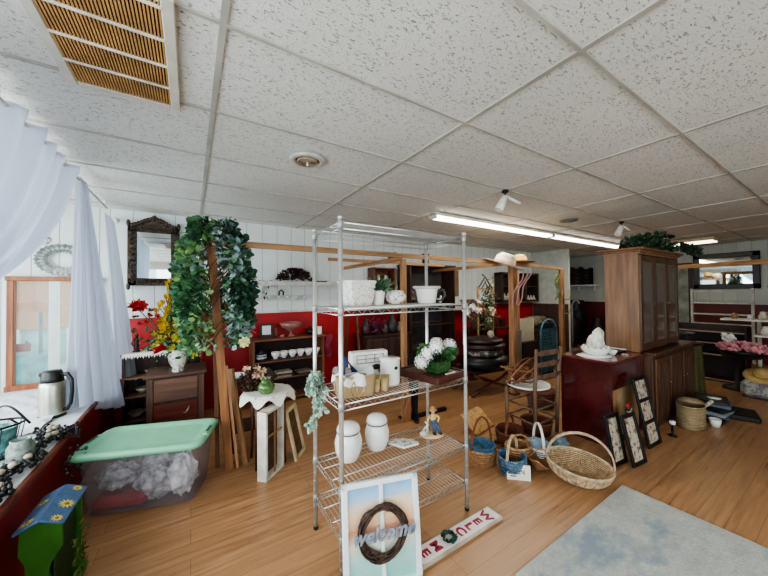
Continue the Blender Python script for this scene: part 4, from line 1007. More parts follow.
# ------------------------------------------------------------------ window art and welcome sign
P = V((.61,1.345,.002)); Q = V((.995,1.235,.002)); ax = (Q-P).normalized()
ang = math.atan2(ax.y, ax.x)
Wd = (Q-P).length
t = T('window_art', 'white two-pane window frame with beach painting and twig wreath leaning on the rack', 'wall art', P, rot=(-.135, 0, ang))
FW = M('#e9eef0',.4,var=.04)
q = MB()
q.box((.015,0,.25),(.03,.026,.5),bev=.004).box((Wd-.015,0,.25),(.03,.026,.5),bev=.004).box((Wd/2,0,.013),(Wd,.026,.026),bev=.004).box((Wd/2,0,.487),(Wd,.026,.026),bev=.004)
q.build('frame', FW, t)
MB().box((Wd/2,-.004,.25),(.02,.018,.46),bev=.003).build('mullion', FW, t)
MB().box((Wd/2,.006,.25),(Wd-.04,.004,.46)).build('painting', mat_art(), t)
q = MB(); rw = random.Random(5)
for s in range(26):
    R = .112+rw.uniform(-.016,.016); a0 = rw.uniform(0,6.28); span = rw.uniform(2,6.2); ph = rw.uniform(0,6)
    q.tube([(Wd/2-.003+R*(1+.05*math.sin(3*a+ph))*math.cos(a), -.028+.012*math.sin(2*a+ph), .268+R*(1+.05*math.cos(4*a+ph))*math.sin(a)) for a in [a0+span*k/22 for k in range(23)]], .0042, 5)
q.build('twig_wreath', M('#4d382c',.8,var=.5,vs=30), t)
text_obj('lettering', 'welcome', .094, M('#8f9cab',.45,.3,var=.3,vs=30), t, Matrix.Translation((Wd/2-.005,-.048,.272)) @ Matrix.Rotation(PI/2,4,'X') @ Matrix.Diagonal((.92,1,1,1)), .003, .35, .0028)
t = T('welcome_sign', 'white WELCOME porch sign with red letters lying on the floor', 'sign', (1.345,1.32,.002), .01)
MB().box((0,0,.012),(.66,.118,.022),bev=.004).build('board', M('#b8aa95',.6,var=.2), t)
MB().box((0,0,.024),(.63,.1,.003)).build('painted_face', M('#ece4e0',.5,var=.06), t)
LR = M('#a3203c',.5)
for ch, x in (('W',.235),('E',.155),('L',.085),('C',.01),('M',-.185),('E',-.265)):
    text_obj('letter', ch, .088, LR, t, Matrix(((0,1,0,x),(-1,0,0,0),(0,0,1,.0265),(0,0,0,1))) @ Matrix.Diagonal((1.0,.82,1,1)), .001, 0, .0035)
q = MB()
for k in range(110):
    a = random.uniform(0,2*PI); r_ = random.uniform(.018,.04); q.leaf((-.085+r_*math.cos(a), r_*math.sin(a), .028+random.uniform(0,.012)), (math.cos(a+1.2),math.sin(a+1.2),.3), .024, .45)
q.build('leaf_wreath', M('#2f5d4c',.6,var=.4), t)['kind'] = 'stuff'

# ------------------------------------------------------------------ rug
RA = (2.70,1.0); 
rp = [(2.70,1.0),(1.40,.985),(1.42,-1.3),(2.73,-1.28)]
S('area_rug', MB().prism(rp[::-1], .012).add([],[]), mat_rug(), 'worn pale blue-grey area rug on the wood floor', 'rug', (0,0,.001))

# ------------------------------------------------------------------ red cabinet & hutch
t = T('red_cabinet', 'glossy dark red wooden cabinet with its open side facing the frames', 'cabinet', (3.61,1.50,0))
cx0, cx1, cy0, cy1 = -.36,.36,-.23,.22
MB().box((-.345,0,.39),(.03,.45,.77),bev=.004).build('side_panel', MAHOG, t)
MB().box((.345,0,.39),(.03,.45,.77),bev=.004).build('side_panel', MAHOG, t)
MB().box((0,.21,.39),(.66,.02,.75)).build('back_panel', MAHOG, t)
MB().box((0,-.205,.64),(.66,.03,.24),bev=.004).build('front_panel', MAHOG, t)
MB().box((0,-.19,.27),(.66,.012,.5)).build('lower_panel', M('#a58a66',.7,var=.15), t)
MB().box((-.23,-.2,.27),(.04,.02,.5)).build('stile', PINEZ, t)
MB().box((0,-.005,.785),(.76,.49,.022),bev=.005).build('top', M('#6a2a28',.15,var=.2,coat=.6), t)
MB().box((0,0,.03),(.68,.43,.04)).build('plinth', MAHOG, t)
t = T('tall_hutch', 'tall brown wooden hutch with glass doors above solid cupboards', 'hutch', (4.70,1.40,0))
HW = WOOD('#8f6a4c', '#694a35', .35, 'z')  # paler than the doors: light on the hutch's side put into the wood colour
lx, lw = .02, 1.36
MB().box((lx, .03, .40), (lw, .44, .74), bev=.006).build('lower_carcass', OAKDARK, t)
MB().box((lx, .02, .785), (lw+.04, .48, .03), bev=.008).build('waist_moulding', OAKDARK, t)
MB().box((lx, .03, .02), (lw-.02, .42, .04)).build('plinth', OAKDARK, t)
for k in range(3):
    x = lx+(-1+k)*.44
    d = MB().box((x,-.2,.40),(.41,.02,.66),bev=.006).build('lower_door', OAKDARK, t)
    q = MB()
    for j in range(4): q.box((x-.12+.08*j,-.213,.40),(.066,.008,.54),bev=.002)
    q.build('raised_panel', WOOD('#5f4130', '#3c261c', .35, 'z'), d)
    MB().ball((x+(.16 if k < 2 else -.16),-.223,.45), .014).build('knob', M('#8a7a60',.3,.7), d)
ux, W_ = -.15, 1.18
for sx in (-1, 1): MB().box((ux+sx*(W_/2-.012),.045,1.32),(.024,.31,1.04)).build('side_panel', HW, t)
MB().box((ux,.19,1.32),(W_-.04,.015,1.02)).build('back_panel', M('#2b1c16',.6), t)
for z in (1.08,1.42): MB().box((ux,.06,z),(W_-.05,.22,.016)).build('shelf', OAKDARK, t)
MB().box((ux,.04,1.845),(W_+.02,.33,.03)).box((ux,.04,1.868),(W_+.07,.37,.022),bev=.006).box((ux,.04,1.89),(W_+.12,.42,.024),bev=.008).build('cornice', HW, t)
for k in range(3):
    x = ux+(-1+k)*.387
    d = MB().box((x-.165,-.118,1.32),(.05,.02,1.0)).box((x+.165,-.118,1.32),(.05,.02,1.0)).box((x,-.118,1.79),(.29,.02,.06)).box((x,-.118,.85),(.29,.02,.07)).build('glass_door', OAKDARK, t)
    MB().box((x,-.115,1.32),(.30,.004,.90)).build('pane', mat_clear((.16,.13,.10,1),.25,.08), d)
    MB().ball((x+(.16 if k < 2 else -.16),-.135,1.3), .012).build('knob', M('#8a7a60',.3,.7), d)
q = MB(); q.prism([(-.03,0),(.03,0),(.05,.05),(.0,.1),(-.05,.05)], .02, Matrix.Rotation(PI/2,4,'X'))
S('dark_ornament', q, BLACK, 'dark triangular ornament on the top shelf inside the hutch', 'ornament', (4.6,1.42,1.429))
for i in range(7):
    bottle('glassware', 'cream jug standing inside the glass-door hutch', 'jug', (4.1+.15*i,1.5,1.0885 if i % 2 else 1.4285), [(.001,0),(.03,0),(.045,.04),(.025,.09),(.035,.13),(.03,.13),(.001,.02)], M('#8d7a62',.3), group='jugs inside the hutch')
t = T('ivy_arrangement', 'trailing dark green ivy lying on top of the tall hutch', 'artificial plant', (4.65,1.40,1.904))
q = MB(); vv = MB()
for k in range(520):
    u = random.random(); x = -.5+u*1.05; h = .15*math.exp(-((u-.3)/.28)**2)+.03
    p = V((x, random.uniform(-.18,.15), random.uniform(.0,h)+.01)); 
    if u > .72: p = V((.2+ (u-.72)*2.3, random.uniform(-.26,-.2), .05-.3*(u-.72)*random.random()*1.2))
    q.leaf(p, (random.uniform(-1,1), random.uniform(-1,.4), random.uniform(-.4,1)), random.uniform(.05,.085), .6)
for k in range(7): vv.tube([(random.uniform(-.3,0),0,.01),(random.uniform(-.1,.3),-.1,.14),(random.uniform(.3,.75),-.22,.03)], .004, 4)
q.build('leaves', DARKLEAF, t)['kind'] = 'stuff'; vv.build('vines', M('#4a3a26',.8), t)
# on red cabinet
ZR = .7975
t = T('swan_fountain', 'white ceramic swan and cherub tabletop piece on the red cabinet', 'ceramic ornament', (3.44,1.48,ZR), .1); t.scale = (1.15,1.15,1.15)
MB().lathe([(.001,0),(.11,0),(.12,.006),(.11,.012),(.001,.012)]).build('saucer', CHINA, t)
MB().lathe([(.06,.012),(.075,.02),(.105,.05),(.11,.07),(.10,.075),(.06,.06),(.001,.06)], flute=.03, nf=14, n=42).build('bowl', CHINA, t)
q = MB(); q.ball((-.02,0,.115),(.07,.06,.08)); q.tube([(-.075,-.01,.09),(-.085,-.02,.15),(-.055,-.02,.20),(.0,-.025,.22),(.045,-.03,.20),(.055,-.03,.16),(.045,-.04,.12)],[.02,.026,.028,.028,.024,.018,.012],10)
q.ball((-.03,-.03,.17),(.05,.04,.045)); q.ball((.05,-.03,.10),(.028,.025,.035)); q.ball((.045,.03,.11),(.03,.025,.04))
for k in range(12): q.ball((.09*math.cos(k*.52),.09*math.sin(k*.52),.078),.013,8,6)
q.build('swan', M('#e9e7dc',.3,var=.06,coat=.4), t)
bottle('white_cup', 'small white teacup right of the swan piece', 'cup', (3.60,1.40,ZR), [(.001,0),(.022,0),(.04,.03),(.045,.05),(.04,.05),(.03,.02),(.001,.01)], CHINA)
bottle('white_cup', 'white sugar bowl close behind the small teacup', 'cup', (3.585,1.51,ZR), [(.001,0),(.025,0),(.04,.025),(.035,.05),(.01,.06),(.012,.07),(.001,.072)], CHINA)
bottle('jar_lid', 'little silver lid lying on the red cabinet', 'lid', (3.72,1.33,ZR), [(.001,0),(.035,0),(.035,.008),(.02,.014),(.001,.015)], M('#b9b6ae',.3,.7))
t = T('black_tray', 'black tray with a white edge lying by the hutch on the red cabinet', 'tray', (3.83,1.55,ZR), 0)
MB().box((0,0,.008),(.22,.3,.016),bev=.003).build('base', BLACK, t); MB().box((-.0,.13,.02),(.22,.012,.01)).box((.104,0,.02),(.012,.3,.012)).build('white_edge', WHITE, t)
S('paper_doily', MB().lathe([(.13,0),(.13,.002),(.001,.002)], n=40, flute=.04, nf=20), LACE, 'cream lace mat under the swan piece on the red cabinet', 'doily', (3.41,1.5,ZR-.0005))

# frames leaning on the cabinet's front (y=1.27)
def lean_frame(label, x, w_, h, n, y0=1.14, tilt=-.16, rz=0, d=.02):
    t = T('picture_frame', label, 'picture frame', (x,y0,.003), rot=(tilt,0,rz))
    q = MB().box((-w_/2+.015,0,h/2),(.03,d,h),bev=.003).box((w_/2-.015,0,h/2),(.03,d,h),bev=.003)
    for k in range(n+1): q.box((0,0,.015+(h-.03)*k/n),(w_-.002,d*.94,.03),bev=.003)
    q.build('frame', BLACK, t)
    for k in range(n):
        MB().box((0,.004,.015+(h-.03)*(k+.5)/n),(w_-.05,.004,(h-.03)/n-.03)).build('picture', mat_blotch('#c9bda9','#6d5a4c','#8f8f86',22+k,.52,.3), t)
    return t
lean_frame('narrow black frame nearest the red cabinet corner, turned sideways', 3.02, .20, .40, 1, 1.13, -.17, -.1)
lean_frame('narrow black frame with pale picture in front of its twin', 3.15, .21, .40, 1, 1.04, -.22, -.1)
lean_frame('tall black triple frame with three pictures leaning on the red cabinet', 3.66, .26, .62, 3, 1.09, -.2, -.05)
t = T('checked_panel', 'black and white lattice panel with red scroll ends between the frames', 'wall decor', (3.40,1.12,.003), rot=(-.2,0,.1)); t.scale = (1.1,1,.95)
q = MB()
for k in range(9):
    a = .08+.033*k; q.bar((-.06,0,a),(.06,0,a+.035),.008,.006)
    q.bar((.06,0.004,a),(-.06,0.004,a+.035),.008,.006)
q.build('lattice', M('#d9d6cc',.5), t)
MB().box((0,.01,.24),(.13,.006,.33)).build('backing', BLACK, t)
q = MB()
for (z,sg) in ((.06,-1),(.42,1)): 
    for s2 in (-1,1): q.tube([(s2*(.02+.02*math.cos(k*.7)), 0, z+sg*.02*math.sin(k*.7)) for k in range(9)], .007, 6)
q.build('scroll_ends', M('#a8352f',.5), t)
t = T('candle_holder', 'small dark candle holder with white tealight on the floor by the hutch', 'candle holder', (4.05,1.07,0))
MB().lathe([(.001,0),(.035,0),(.035,.008),(.008,.02),(.012,.06),(.006,.1),(.03,.115),(.001,.118)]).build('base', DARKMETAL, t)
MB().lathe([(.001,.117),(.025,.117),(.025,.15),(.001,.152)]).build('candle', CHINA, t)

# lidded wicker basket and media stack
t = T('lidded_basket', 'oval beige wicker basket with open lid beside the hutch', 'basket', (4.50,1.04,0), .1); t.scale = (.85,.85,.9)
MB().lathe([(.001,0),(.15,0),(.16,.02),(.17,.14),(.165,.26),(.155,.26),(.155,.03),(.001,.02)], n=32, sx=1.05, sy=.75).build('body', WICKERL, t)
q = MB()
for k in range(8): q.ring((0,0,.03+.033*k), .172*1.05,.172*.75,.006,36,5)
q.build('woven_bands', M('#b7a27c',.8,var=.3), t)
MB().lathe([(.001,.03),(.1,.028),(.165,.0),(.17,-.015),(.16,-.01),(.1,.015),(.001,.018)], m=Matrix.Translation((.02,0,.30)) @ Matrix.Rotation(.15,4,'Y'), n=32, sy=.75).build('lid', WICKERL, t)
sw = MB()
for k in range(40): sw.ball((.17+.02*math.sin(k), -.11+.004*k, .26-.005*k), .018, 7, 5)
S('shell_string', sw, M('#cfc6ae',.6), 'string of cream shells hanging beside the wicker basket', 'shell string', (4.52,1.03,0))['kind'] = 'stuff'
cols = ['#1b1c20','#3c4a55','#8f9aa0','#22252a','#5b6d78','#15161a']
for i in range(6):
    S('album_stack_item', MB().box((0,0,.02),(.30-.02*(i % 2),.26,.036),bev=.004).box((0,-.13,.02),(.26,.006,.02)), M(cols[i],.35), ['lowest black','second grey-blue','third pale grey','fourth black','fifth slate','topmost glossy black'][i]+' flat box in the pile beyond the wicker basket', 'box', (4.96+.03*math.sin(i*2),.97+.02*math.cos(i),.0405*i), .25*math.sin(i*1.7))
S('white_disc', MB().lathe([(.001,0),(.06,0),(.055,.006),(.001,.007)]), CHINA, 'small white dish on top of the pile of flat boxes', 'dish', (4.94,.95,.2445))
S('flat_black_case', MB().box((0,0,.03),(.34,.24,.06),bev=.012), BLACK, 'black case on the floor right of the pile of flat boxes', 'case', (5.32,.80,0), .25)
bottle('white_cup', 'white cup on the floor between wicker basket and pile', 'cup', (4.71,.90,0), [(.001,0),(.035,0),(.045,.04),(.05,.08),(.045,.08),(.035,.01),(.001,.01)], CHINA)

# ------------------------------------------------------------------ ladder-back chair with vine rings
t = T('ladderback_chair', 'old wooden ladder-back chair with round seat beside the red cabinet', 'chair', (3.04,1.92,0), -.08)
CW = WOOD('#80644e','#503a2c',.6,'z')
for sx in (-1,1):
    MB().tube([(sx*.17,-.16,0),(sx*.18,-.17,.45),(sx*.19,-.20,.88)],[.017,.019,.015],10).build('leg', CW, t)
    MB().tube([(sx*.19,.16,0),(sx*.19,.16,.44)],[.017,.019],10).build('leg', CW, t)
for k, z in enumerate((.58,.70,.81)):
    q = MB(); q.grid(lambda u,v: V((-.18+.36*u, -.185-.02*v-.02*math.sin(PI*u), z+.05*v+.012*math.sin(PI*u)*v)), 12, 2); q.build('back_slat', CW, t)
for z in (.14,.28):
    for (a,b_) in (((-.18,-.165),(.18,-.165)),((-.19,.16),(.19,.16)),((-.18,-.16),(-.19,.16)),((.18,-.16),(.19,.16))): MB().tube([(*a,z),(*b_,z+.01)],.010,8).build('rung', CW, t)
MB().lathe([(.001,.425),(.2,.425),(.215,.435),(.2,.45),(.001,.445)], n=32).build('seat', WICKERD, t)
S('white_rim_tray', MB().lathe([(.001,.0),(.2,0),(.235,.015),(.23,.03),(.2,.01),(.001,.008)], n=36), WHITE, 'round white-rimmed tray resting on the chair seat', 'tray', (3.02,1.95,.4515)).scale = (.92,.92,1)
t = T('vine_rings', 'tangle of brown grapevine rings and handles heaped on the chair', 'grapevine wreaths', (3.03,2.02,.475))
rw = random.Random(9)
for k in range(13):
    r_ = rw.uniform(.10,.20); c_ = (rw.uniform(-.05,.06),rw.uniform(-.04,.05),.05+rw.uniform(0,.1)); tl = Matrix.Rotation(rw.uniform(-1.3,1.3),3,'X') @ Matrix.Rotation(rw.uniform(-.5,.5),3,'Y')
    q = MB(); 
    for j in range(3): q.ring((c_[0],c_[1],c_[2]+.0), r_+rw.uniform(-.01,.01), r_*.9, .0075, 26, 5, tilt=tl)
    q.build('ring', [VINE, M('#9a6a48',.8,var=.3)][k % 2], t)
t = T('basket_under_chair', 'reddish-brown woven basket on the floor under the chair', 'basket', (3.02,1.86,0))
MB().lathe([(.001,0),(.13,0),(.15,.12),(.142,.12),(.12,.01),(.001,.012)], n=28).build('body', WICKERD, t); MB().ring((0,0,.122),.148,.148,.009).build('rim', VINE, t)

# ------------------------------------------------------------------ floor baskets
def basket(label, loc, rx, ry, h, mt, rimmt, handle=None, hm=None, rz=0, flare=1.2, tiltx=0, tilty=0, hoop=None, rings=7):
    t = T('basket', label, 'basket', loc, rot=(tiltx,tilty,rz))
    s_ = ry/rx
    MB().lathe([(.001,.004),(rx/flare,.004),(rx*.95,h*.55),(rx,h),(rx*.955,h),(rx*.9,h*.55),(rx/flare*.94,.014),(.001,.014)], n=36, sy=s_).build('body', mt, t)
    q = MB()
    for k in range(rings):
        f = k/(rings-1); R = rx/flare+(rx-rx/flare)*min(1, f*1.35)**.8+.002
        q.ring((0,0,.008+(h-.01)*f), R, R*s_, max(.003,h/rings*.30), 40, 5, wob=.002)
    q.build('woven_bands', rimmt, t)
    q = MB(); q.ring((0,0,h), rx, ry, .008, 36, 6); q.ring((0,0,h+.008), rx*.99, ry*.99, .005, 36, 5); q.build('rim', rimmt, t)
    if handle:
        q = MB()
        for o_ in (-.005,.005): q.tube([(rx*math.cos(PI*k/18), o_, h*.9+handle*math.sin(PI*k/18)) for k in range(19)], .0062, 6)
        q.build('handle', hm or rimmt, t)
    return t
TAN = M('#b88a5e',.8,var=.35,vs=30); BRN = M('#7d4a2e',.8,var=.35,vs=30); BLUEW = M('#3c6583',.7,var=.35,vs=30); PALE = M('#cbb48c',.8,var=.3,vs=30)
basket('tan basket with tall handle holding the blue bowl, left of the group', (2.10,1.79,0), .125,.11,.12, WICKER, TAN, .27, BRN)
S('blue_woven_bowl', MB().lathe([(.001,0),(.08,.0),(.105,.04),(.11,.075),(.10,.08),(.09,.04),(.001,.015)], n=32).ring((0,0,.03),.103,.103,.008).ring((0,0,.055),.11,.11,.008).ring((0,0,.077),.108,.108,.009), BLUEW, 'navy blue woven bowl nested in the left tan basket', 'bowl', (2.10,1.79,.075))
t = basket('blue rope basket with a white price card at the front', (2.185,1.555,0), .12,.10,.13, mat_weave('#5b7d93','#22384a',50), M('#54768f',.8,var=.5,vs=40), .17, PALE, rz=.3)
q = MB()
for k in range(44):
    a = 2*PI*k/44; q.tube([(.122*math.cos(a+j*.12),.103*math.sin(a+j*.12)-.0,.06+.02*j) for j in range(5)], .005, 4)
q.build('rope_braid', M('#6d8da3',.8,var=.5), t)
t = T('price_card', 'white price card propped in front of the blue rope basket', 'price card', (2.13,1.46,.001), rot=(-.14,0,-.75)); t.scale = (1.15,1,1.1)
MB().box((0,0,.05),(.15,.003,.10)).build('card', M('#ece6d8',.6,var=.05), t)
text_obj('handwriting', '$ 14', .045, M('#77706a',.7), t, Matrix.Translation((0,-.0025,.05)) @ Matrix.Rotation(PI/2,4,'X'), .0006)
basket('small brown basket close behind the blue rope basket', (2.36,1.62,0), .11,.09,.14, WICKER, TAN, .10, TAN, rz=-.3)
basket('dark reddish basket with a low handle at the back of the group', (2.58,1.86,0), .15,.12,.13, WICKERD, M('#6a3a26',.8,var=.4,vs=30), .13, BRN, rz=.4)
basket('white-handled basket lined with light blue cloth', (2.56,1.56,0), .12,.10,.11, mat_weave('#a9876a','#5a3a28',60), WHITE, .20, WHITE, rz=.9)
S('blue_cloth', MB().grid(lump(0,0,.05,.10,.085,.05,21), 26, 14), M('#8fa9bb',.9,var=.3,bump=.5), 'crumpled light blue cloth in the white-handled basket', 'cloth', (2.56,1.56,.06))
S('blue_cloth', MB().grid(lump(0,0,.05,.09,.06,.045,25), 26, 14), M('#7d98ab',.9,var=.3,bump=.5), 'bluish cloth bundle on the floor against the red cabinet', 'cloth', (2.88,1.55,.0))
t = T('leaf_tray_basket', 'flat pointed wicker gathering basket lying tilted in the middle', 'basket', (2.38,1.46,.02), rot=(.25,0,.35)); t.scale = (.72,.72,.72)
q = MB()
def boat(u, v):
    a = (u-.5)*2; wd = .11*(1-abs(a)**2.0); return V((.2*a, wd*(2*v-1), .10*abs(a)**2 + .07*(2*v-1)**2))
q.grid(boat, 30, 14); q.build('body', WICKER, t)
q = MB()
for vv_ in (0,1): q.tube([boat(k/30,vv_)+V((0,0,.004)) for k in range(31)], .007, 6)
q.tube([boat(.5,0)+V((0,.11*math.cos(PI*k/14)*0+ .22*k/14,.16*math.sin(PI*k/14))) for k in range(15)], .006, 6)
q.build('rim_and_handle', TAN, t)
t = T('straw_tray', 'flat golden woven tray standing on edge behind the left basket', 'tray', (2.60,2.16,.01), rot=(-.9,0,.2))
MB().box((0,0,.12),(.36,.012,.24),bev=.005).build('panel', mat_blotch('#cda469','#b98a4c','#7d5a30',26,.5), t)
MB().tube([(-.18,0,.0),(.18,0,.0),(.18,0,.24),(-.18,0,.24)], .009, 6, True).build('rim', TAN, t)
t = T('straw_tray', 'second low woven tray lying flat in front of the chair legs', 'tray', (2.62,2.02,.0), rz=.15)
MB().box((0,-.02,.02),(.42,.1,.035),bev=.008).build('body', mat_blotch('#bd935b','#a3773f','#7d5a30',26,.5), t)
# big open basket
t = T('open_basket', 'large pale open-weave basket with a big hoop handle by the rug', 'basket', (2.50,1.22,.022), rot=(.16,.10,-1.0))
BX, BYr, Hh = .22,.165,.13
q = MB()
for k in range(15):
    f = k/14; ra = math.sin(.35+f*1.22)/math.sin(1.57)
    q.ring((0,0,Hh*(1-math.cos(f*1.45))/(1-math.cos(1.45))), BX*ra, BYr*ra, .0042, 44, 5, wob=.003)
q.build('woven_bands', M('#c2a987',.8,var=.35,vs=40), t)
q = MB()
for k in range(22):
    a = 2*PI*k/22; q.tube([(BX*math.sin(.35+f*1.22)*math.cos(a), BYr*math.sin(.35+f*1.22)*math.sin(a), Hh*(1-math.cos(f*1.45))/(1-math.cos(1.45))) for f in [j/7 for j in range(8)]], .005, 5)
q.build('ribs', M('#a98a64',.8,var=.35,vs=40), t)
MB().lathe([(.001,-.002),(BX*.4,-.001),(BX*.405,.004),(.001,.004)], n=24, sy=.75).build('base', M('#a98a64',.8), t)
q = MB(); q.ring((0,0,Hh),BX,BYr,.008,40,6)
for o_ in (-.006,.006): q.tube([(BX*1.0*math.cos(PI*k/24)+0, o_, Hh+.24*math.sin(PI*k/24)) for k in range(25)], .007, 6)
q.build('rim_and_handle', M('#c7b08e',.75,var=.3,vs=30), t)

# ------------------------------------------------------------------ mid back-ground
# dark open hutch at back wall
t = T('dark_hutch', 'dark open wooden hutch against the back wall behind the white mug planter', 'hutch', (3.60,4.25,0))
for sx in (-1,1): MB().box((sx*.5,0,.95),(.03,.35,1.9)).build('side_panel', DARKWOODZ, t)
MB().box((0,.16,.95),(.98,.02,1.9)).build('back_panel', M('#40383a',.8,var=.3,vs=5), t)
for z in (.05,.4,.88,1.2): MB().box((0,0,z),(.98,.33,.025)).build('shelf', DARKWOOD, t)
MB().box((0,0,1.91),(1.06,.38,.04)).build('cornice', DARKWOOD, t)
q = MB(); q2 = MB()
for k in range(26): blossom(q, spray((0,0,.2),(.07,.04,.07)), .05)
q2.lathe([(.001,0),(.05,0),(.06,.05),(.035,.1),(.001,.1)])
t = T('pale_bouquet', 'dusty pale pink bouquet in the dark hutch left of the mug', 'flower arrangement', (3.25,4.2,1.214)); q.build('blooms', M('#a3938b',.8,var=.3), t)['kind'] = 'stuff'; q2.build('vase', BLACK, t)
t = T('white_bird_figure', 'small white bird figure in the dark hutch right of the mug', 'figurine', (3.86,4.2,1.214)); MB().ball((0,0,.08),(.04,.03,.05)).ball((.02,0,.15),(.02,.02,.025)).tube([(-.03,0,.08),(-.08,0,.12)],[.02,.005]).build('body', WHITE, t); MB().box((0,0,.015),(.05,.04,.03)).build('base', DARKWOOD, t)
# dark sideboard left of it with items
t = T('dark_sideboard', 'dark wooden sideboard against the back wall behind the middle post', 'sideboard', (2.62,4.22,0))
MB().box((0,0,.4),(.8,.4,.74)).build('carcass', DARKWOODZ, t); MB().box((0,0,.785),(.86,.45,.03),bev=.006).build('top', DARKWOOD, t)
for sx in (-1,1):
    d = MB().box((sx*.19,-.205,.4),(.36,.02,.66),bev=.006).build('door', DARKWOODZ, t); MB().ball((sx*.04,-.22,.45),.013).build('knob', M('#8a7a60',.3,.7), d)
t = T('hanging_cabinet', 'small reddish wall cabinet with jars behind the potted plant', 'wall cabinet', (2.72,4.38,1.5))
CWm = WOOD('#7d4a32','#4a281b',.5,'z')
MB().box((-.2,0,0),(.03,.2,.72)).box((.2,0,0),(.03,.2,.72)).box((0,.09,0),(.4,.015,.72)).build('frame', CWm, t)
for z in (-.35,-.1,.13,.35): MB().box((0,0,z),(.38,.19,.02)).build('shelf', CWm, t)
for i, (x,z) in enumerate([(2.62,1.41),(2.74,1.41),(2.83,1.41),(2.64,1.64),(2.78,1.64)]):
    bottle('spice_jar', 'small white-lidded jar in the reddish wall cabinet', 'jar', (x,4.36,z), [(.001,0),(.03,0),(.032,.01),(.03,.07),(.022,.08),(.024,.1),(.001,.1)], [WHITE, M('#5b2c20',.4), BLACK][i % 3] if False else M('#cfc9bd',.3), group='jars in the wall cabinet')
t = T('drooping_greens', 'dark red and green dried bunch on the dark sideboard', 'dried flowers', (2.45,4.15,.802))
q = MB()
for k in range(160): q.leaf(spray((0,0,.12),(.12,.05,.05)), (random.uniform(-1,1),random.uniform(-1,.3),random.uniform(-.4,1)), .06, .5)
q.build('petals', M('#6a2f4a',.7,var=.5,vs=20), t)['kind'] = 'stuff'; MB().lathe([(.001,0),(.06,0),(.07,.06),(.05,.08),(.001,.07)]).build('bowl', BLACK, t)
for i,(x,c_,sc_) in enumerate([(2.28,'#3a2620',1.3),(2.62,'#56453c',1.0),(2.76,'#2c2a2c',1.5),(2.9,'#6b5a4a',.9),(2.98,'#8a7d6c',1.2)]):
    bottle('stoneware_jug', ['dark brown tall jug leftmost on the dark sideboard','grey-brown jug in the middle of the dark sideboard','black tall jug right of the middle of the dark sideboard','small tan jug near the right of the dark sideboard','pale stoneware jug at the right end of the dark sideboard'][i], 'jug', (x,4.15,.802), [(.001,0),(.045,0),(.055,.03),(.06,.09),(.035,.14),(.025,.16),(.03,.19),(.025,.19),(.02,.15)], M(c_,.4,var=.3), s=sc_)
t = T('dark_wall_rack', 'dark brown wall rack of small framed things between the red wall and the middle post', 'wall rack', (2.55,4.44,1.12))
MB().box((0,0,0),(.5,.03,.04)).box((0,0,.2),(.5,.03,.03)).box((-.24,0,.1),(.03,.03,.24)).box((.24,0,.1),(.03,.03,.24)).build('frame', M('#5a2f22',.5), t)
for k in range(3): MB().box((-.15+.15*k,-.02,.1),(.09,.015,.12)).build('small_picture', M(['#c9bda0','#7d6a58','#a9a195'][k],.6,var=.3), t)
# upright display slats in front of red wall
t = T('display_easel', 'tall slim brown easel in front of the red wall by the bookcase', 'easel', (2.0,4.05,0))
for sx in (-1,1): MB().bar((sx*.16,0,0),(sx*.10,.12,1.35),.035,.03).build('leg', CWm, t)
MB().bar((0,.32,0),(0,.12,1.3),.03,.03).build('rear_leg', CWm, t)
MB().bar((-.15,-.01,.5),(.15,-.01,.5),.05,.03).build('ledge', CWm, t)
S('pink_cloth', MB().grid(lambda u,v: V((.02*math.sin(v*9)+.09*(u-.5)*(1.2-.5*v), .02*math.sin(u*14), -.33*v)), 16, 10), M('#b34a68',.8), 'pink cloth hanging beside the teacup bookcase', 'cloth', (1.72,4.28,.84))
# wall pieces
t = T('cork_board', 'tan board in a dark frame on the back wall right of the rack', 'wall art', (4.42,BY-.03,1.62))
MB().box((.04,0,0),(.30,.02,.52)).build('panel', M('#8a6c50',.7,var=.2,vs=4), t); MB().box((-.17,-.01,.0),(.12,.03,.56)).build('dark_edge', M('#2c231f',.6), t)
t = T('white_shelf_unit', 'low white shelf against the wall below the tan board', 'shelf', (4.42,4.36,1.14)); MB().box((0,0,0),(.8,.22,.03)).build('board', WHITE, t)
for sx in (-.3,.3): MB().box((sx,.0,-.07),(.03,.18,.12)).build('bracket', WHITE, t)
def wall_cab(label, x, w_, h, z):
    t = T('wall_cabinet', label, 'wall cabinet', (x,4.38,z)); 
    MB().box((-w_/2,0,0),(.05,.2,h)).box((w_/2,0,0),(.05,.2,h)).box((0,0,h/2),(w_+.05,.2,.05)).box((0,0,-h/2),(w_+.05,.2,.05)).build('frame', DARKWOODZ, t)
    MB().box((0,.08,0),(w_,.02,h)).build('back_panel', M('#241a17',.7), t)
    MB().box((0,-.01,.02),(w_-.04,.16,.02)).build('shelf', DARKWOOD, t)
    return t
wall_cab('left dark wall cabinet with white bottles near the hats', 6.05, .55, .62, 1.54)
wall_cab('right dark wall cabinet with white bells near the corner', 6.86, .48, .62, 1.54)
for i, x in enumerate([5.88,6.0,6.12,6.24]): bottle('white_bottle', 'small white bottle in the left dark wall cabinet', 'bottle', (x,4.32,1.25), [(.001,0),(.04,0),(.042,.09),(.015,.12),(.018,.16),(.001,.16)], M('#b8b2a6',.4), group='white bottles in the left wall cabinet')
for i, x in enumerate([6.76,6.87,6.98]): bottle('white_bell', 'small white bell in the right dark wall cabinet', 'bell', (x,4.32,1.25), [(.001,.11),(.012,.1),(.02,.06),(.045,.0),(.04,0),(.001,.05)], M('#d4cfc4',.4), group='white bells in the right wall cabinet')
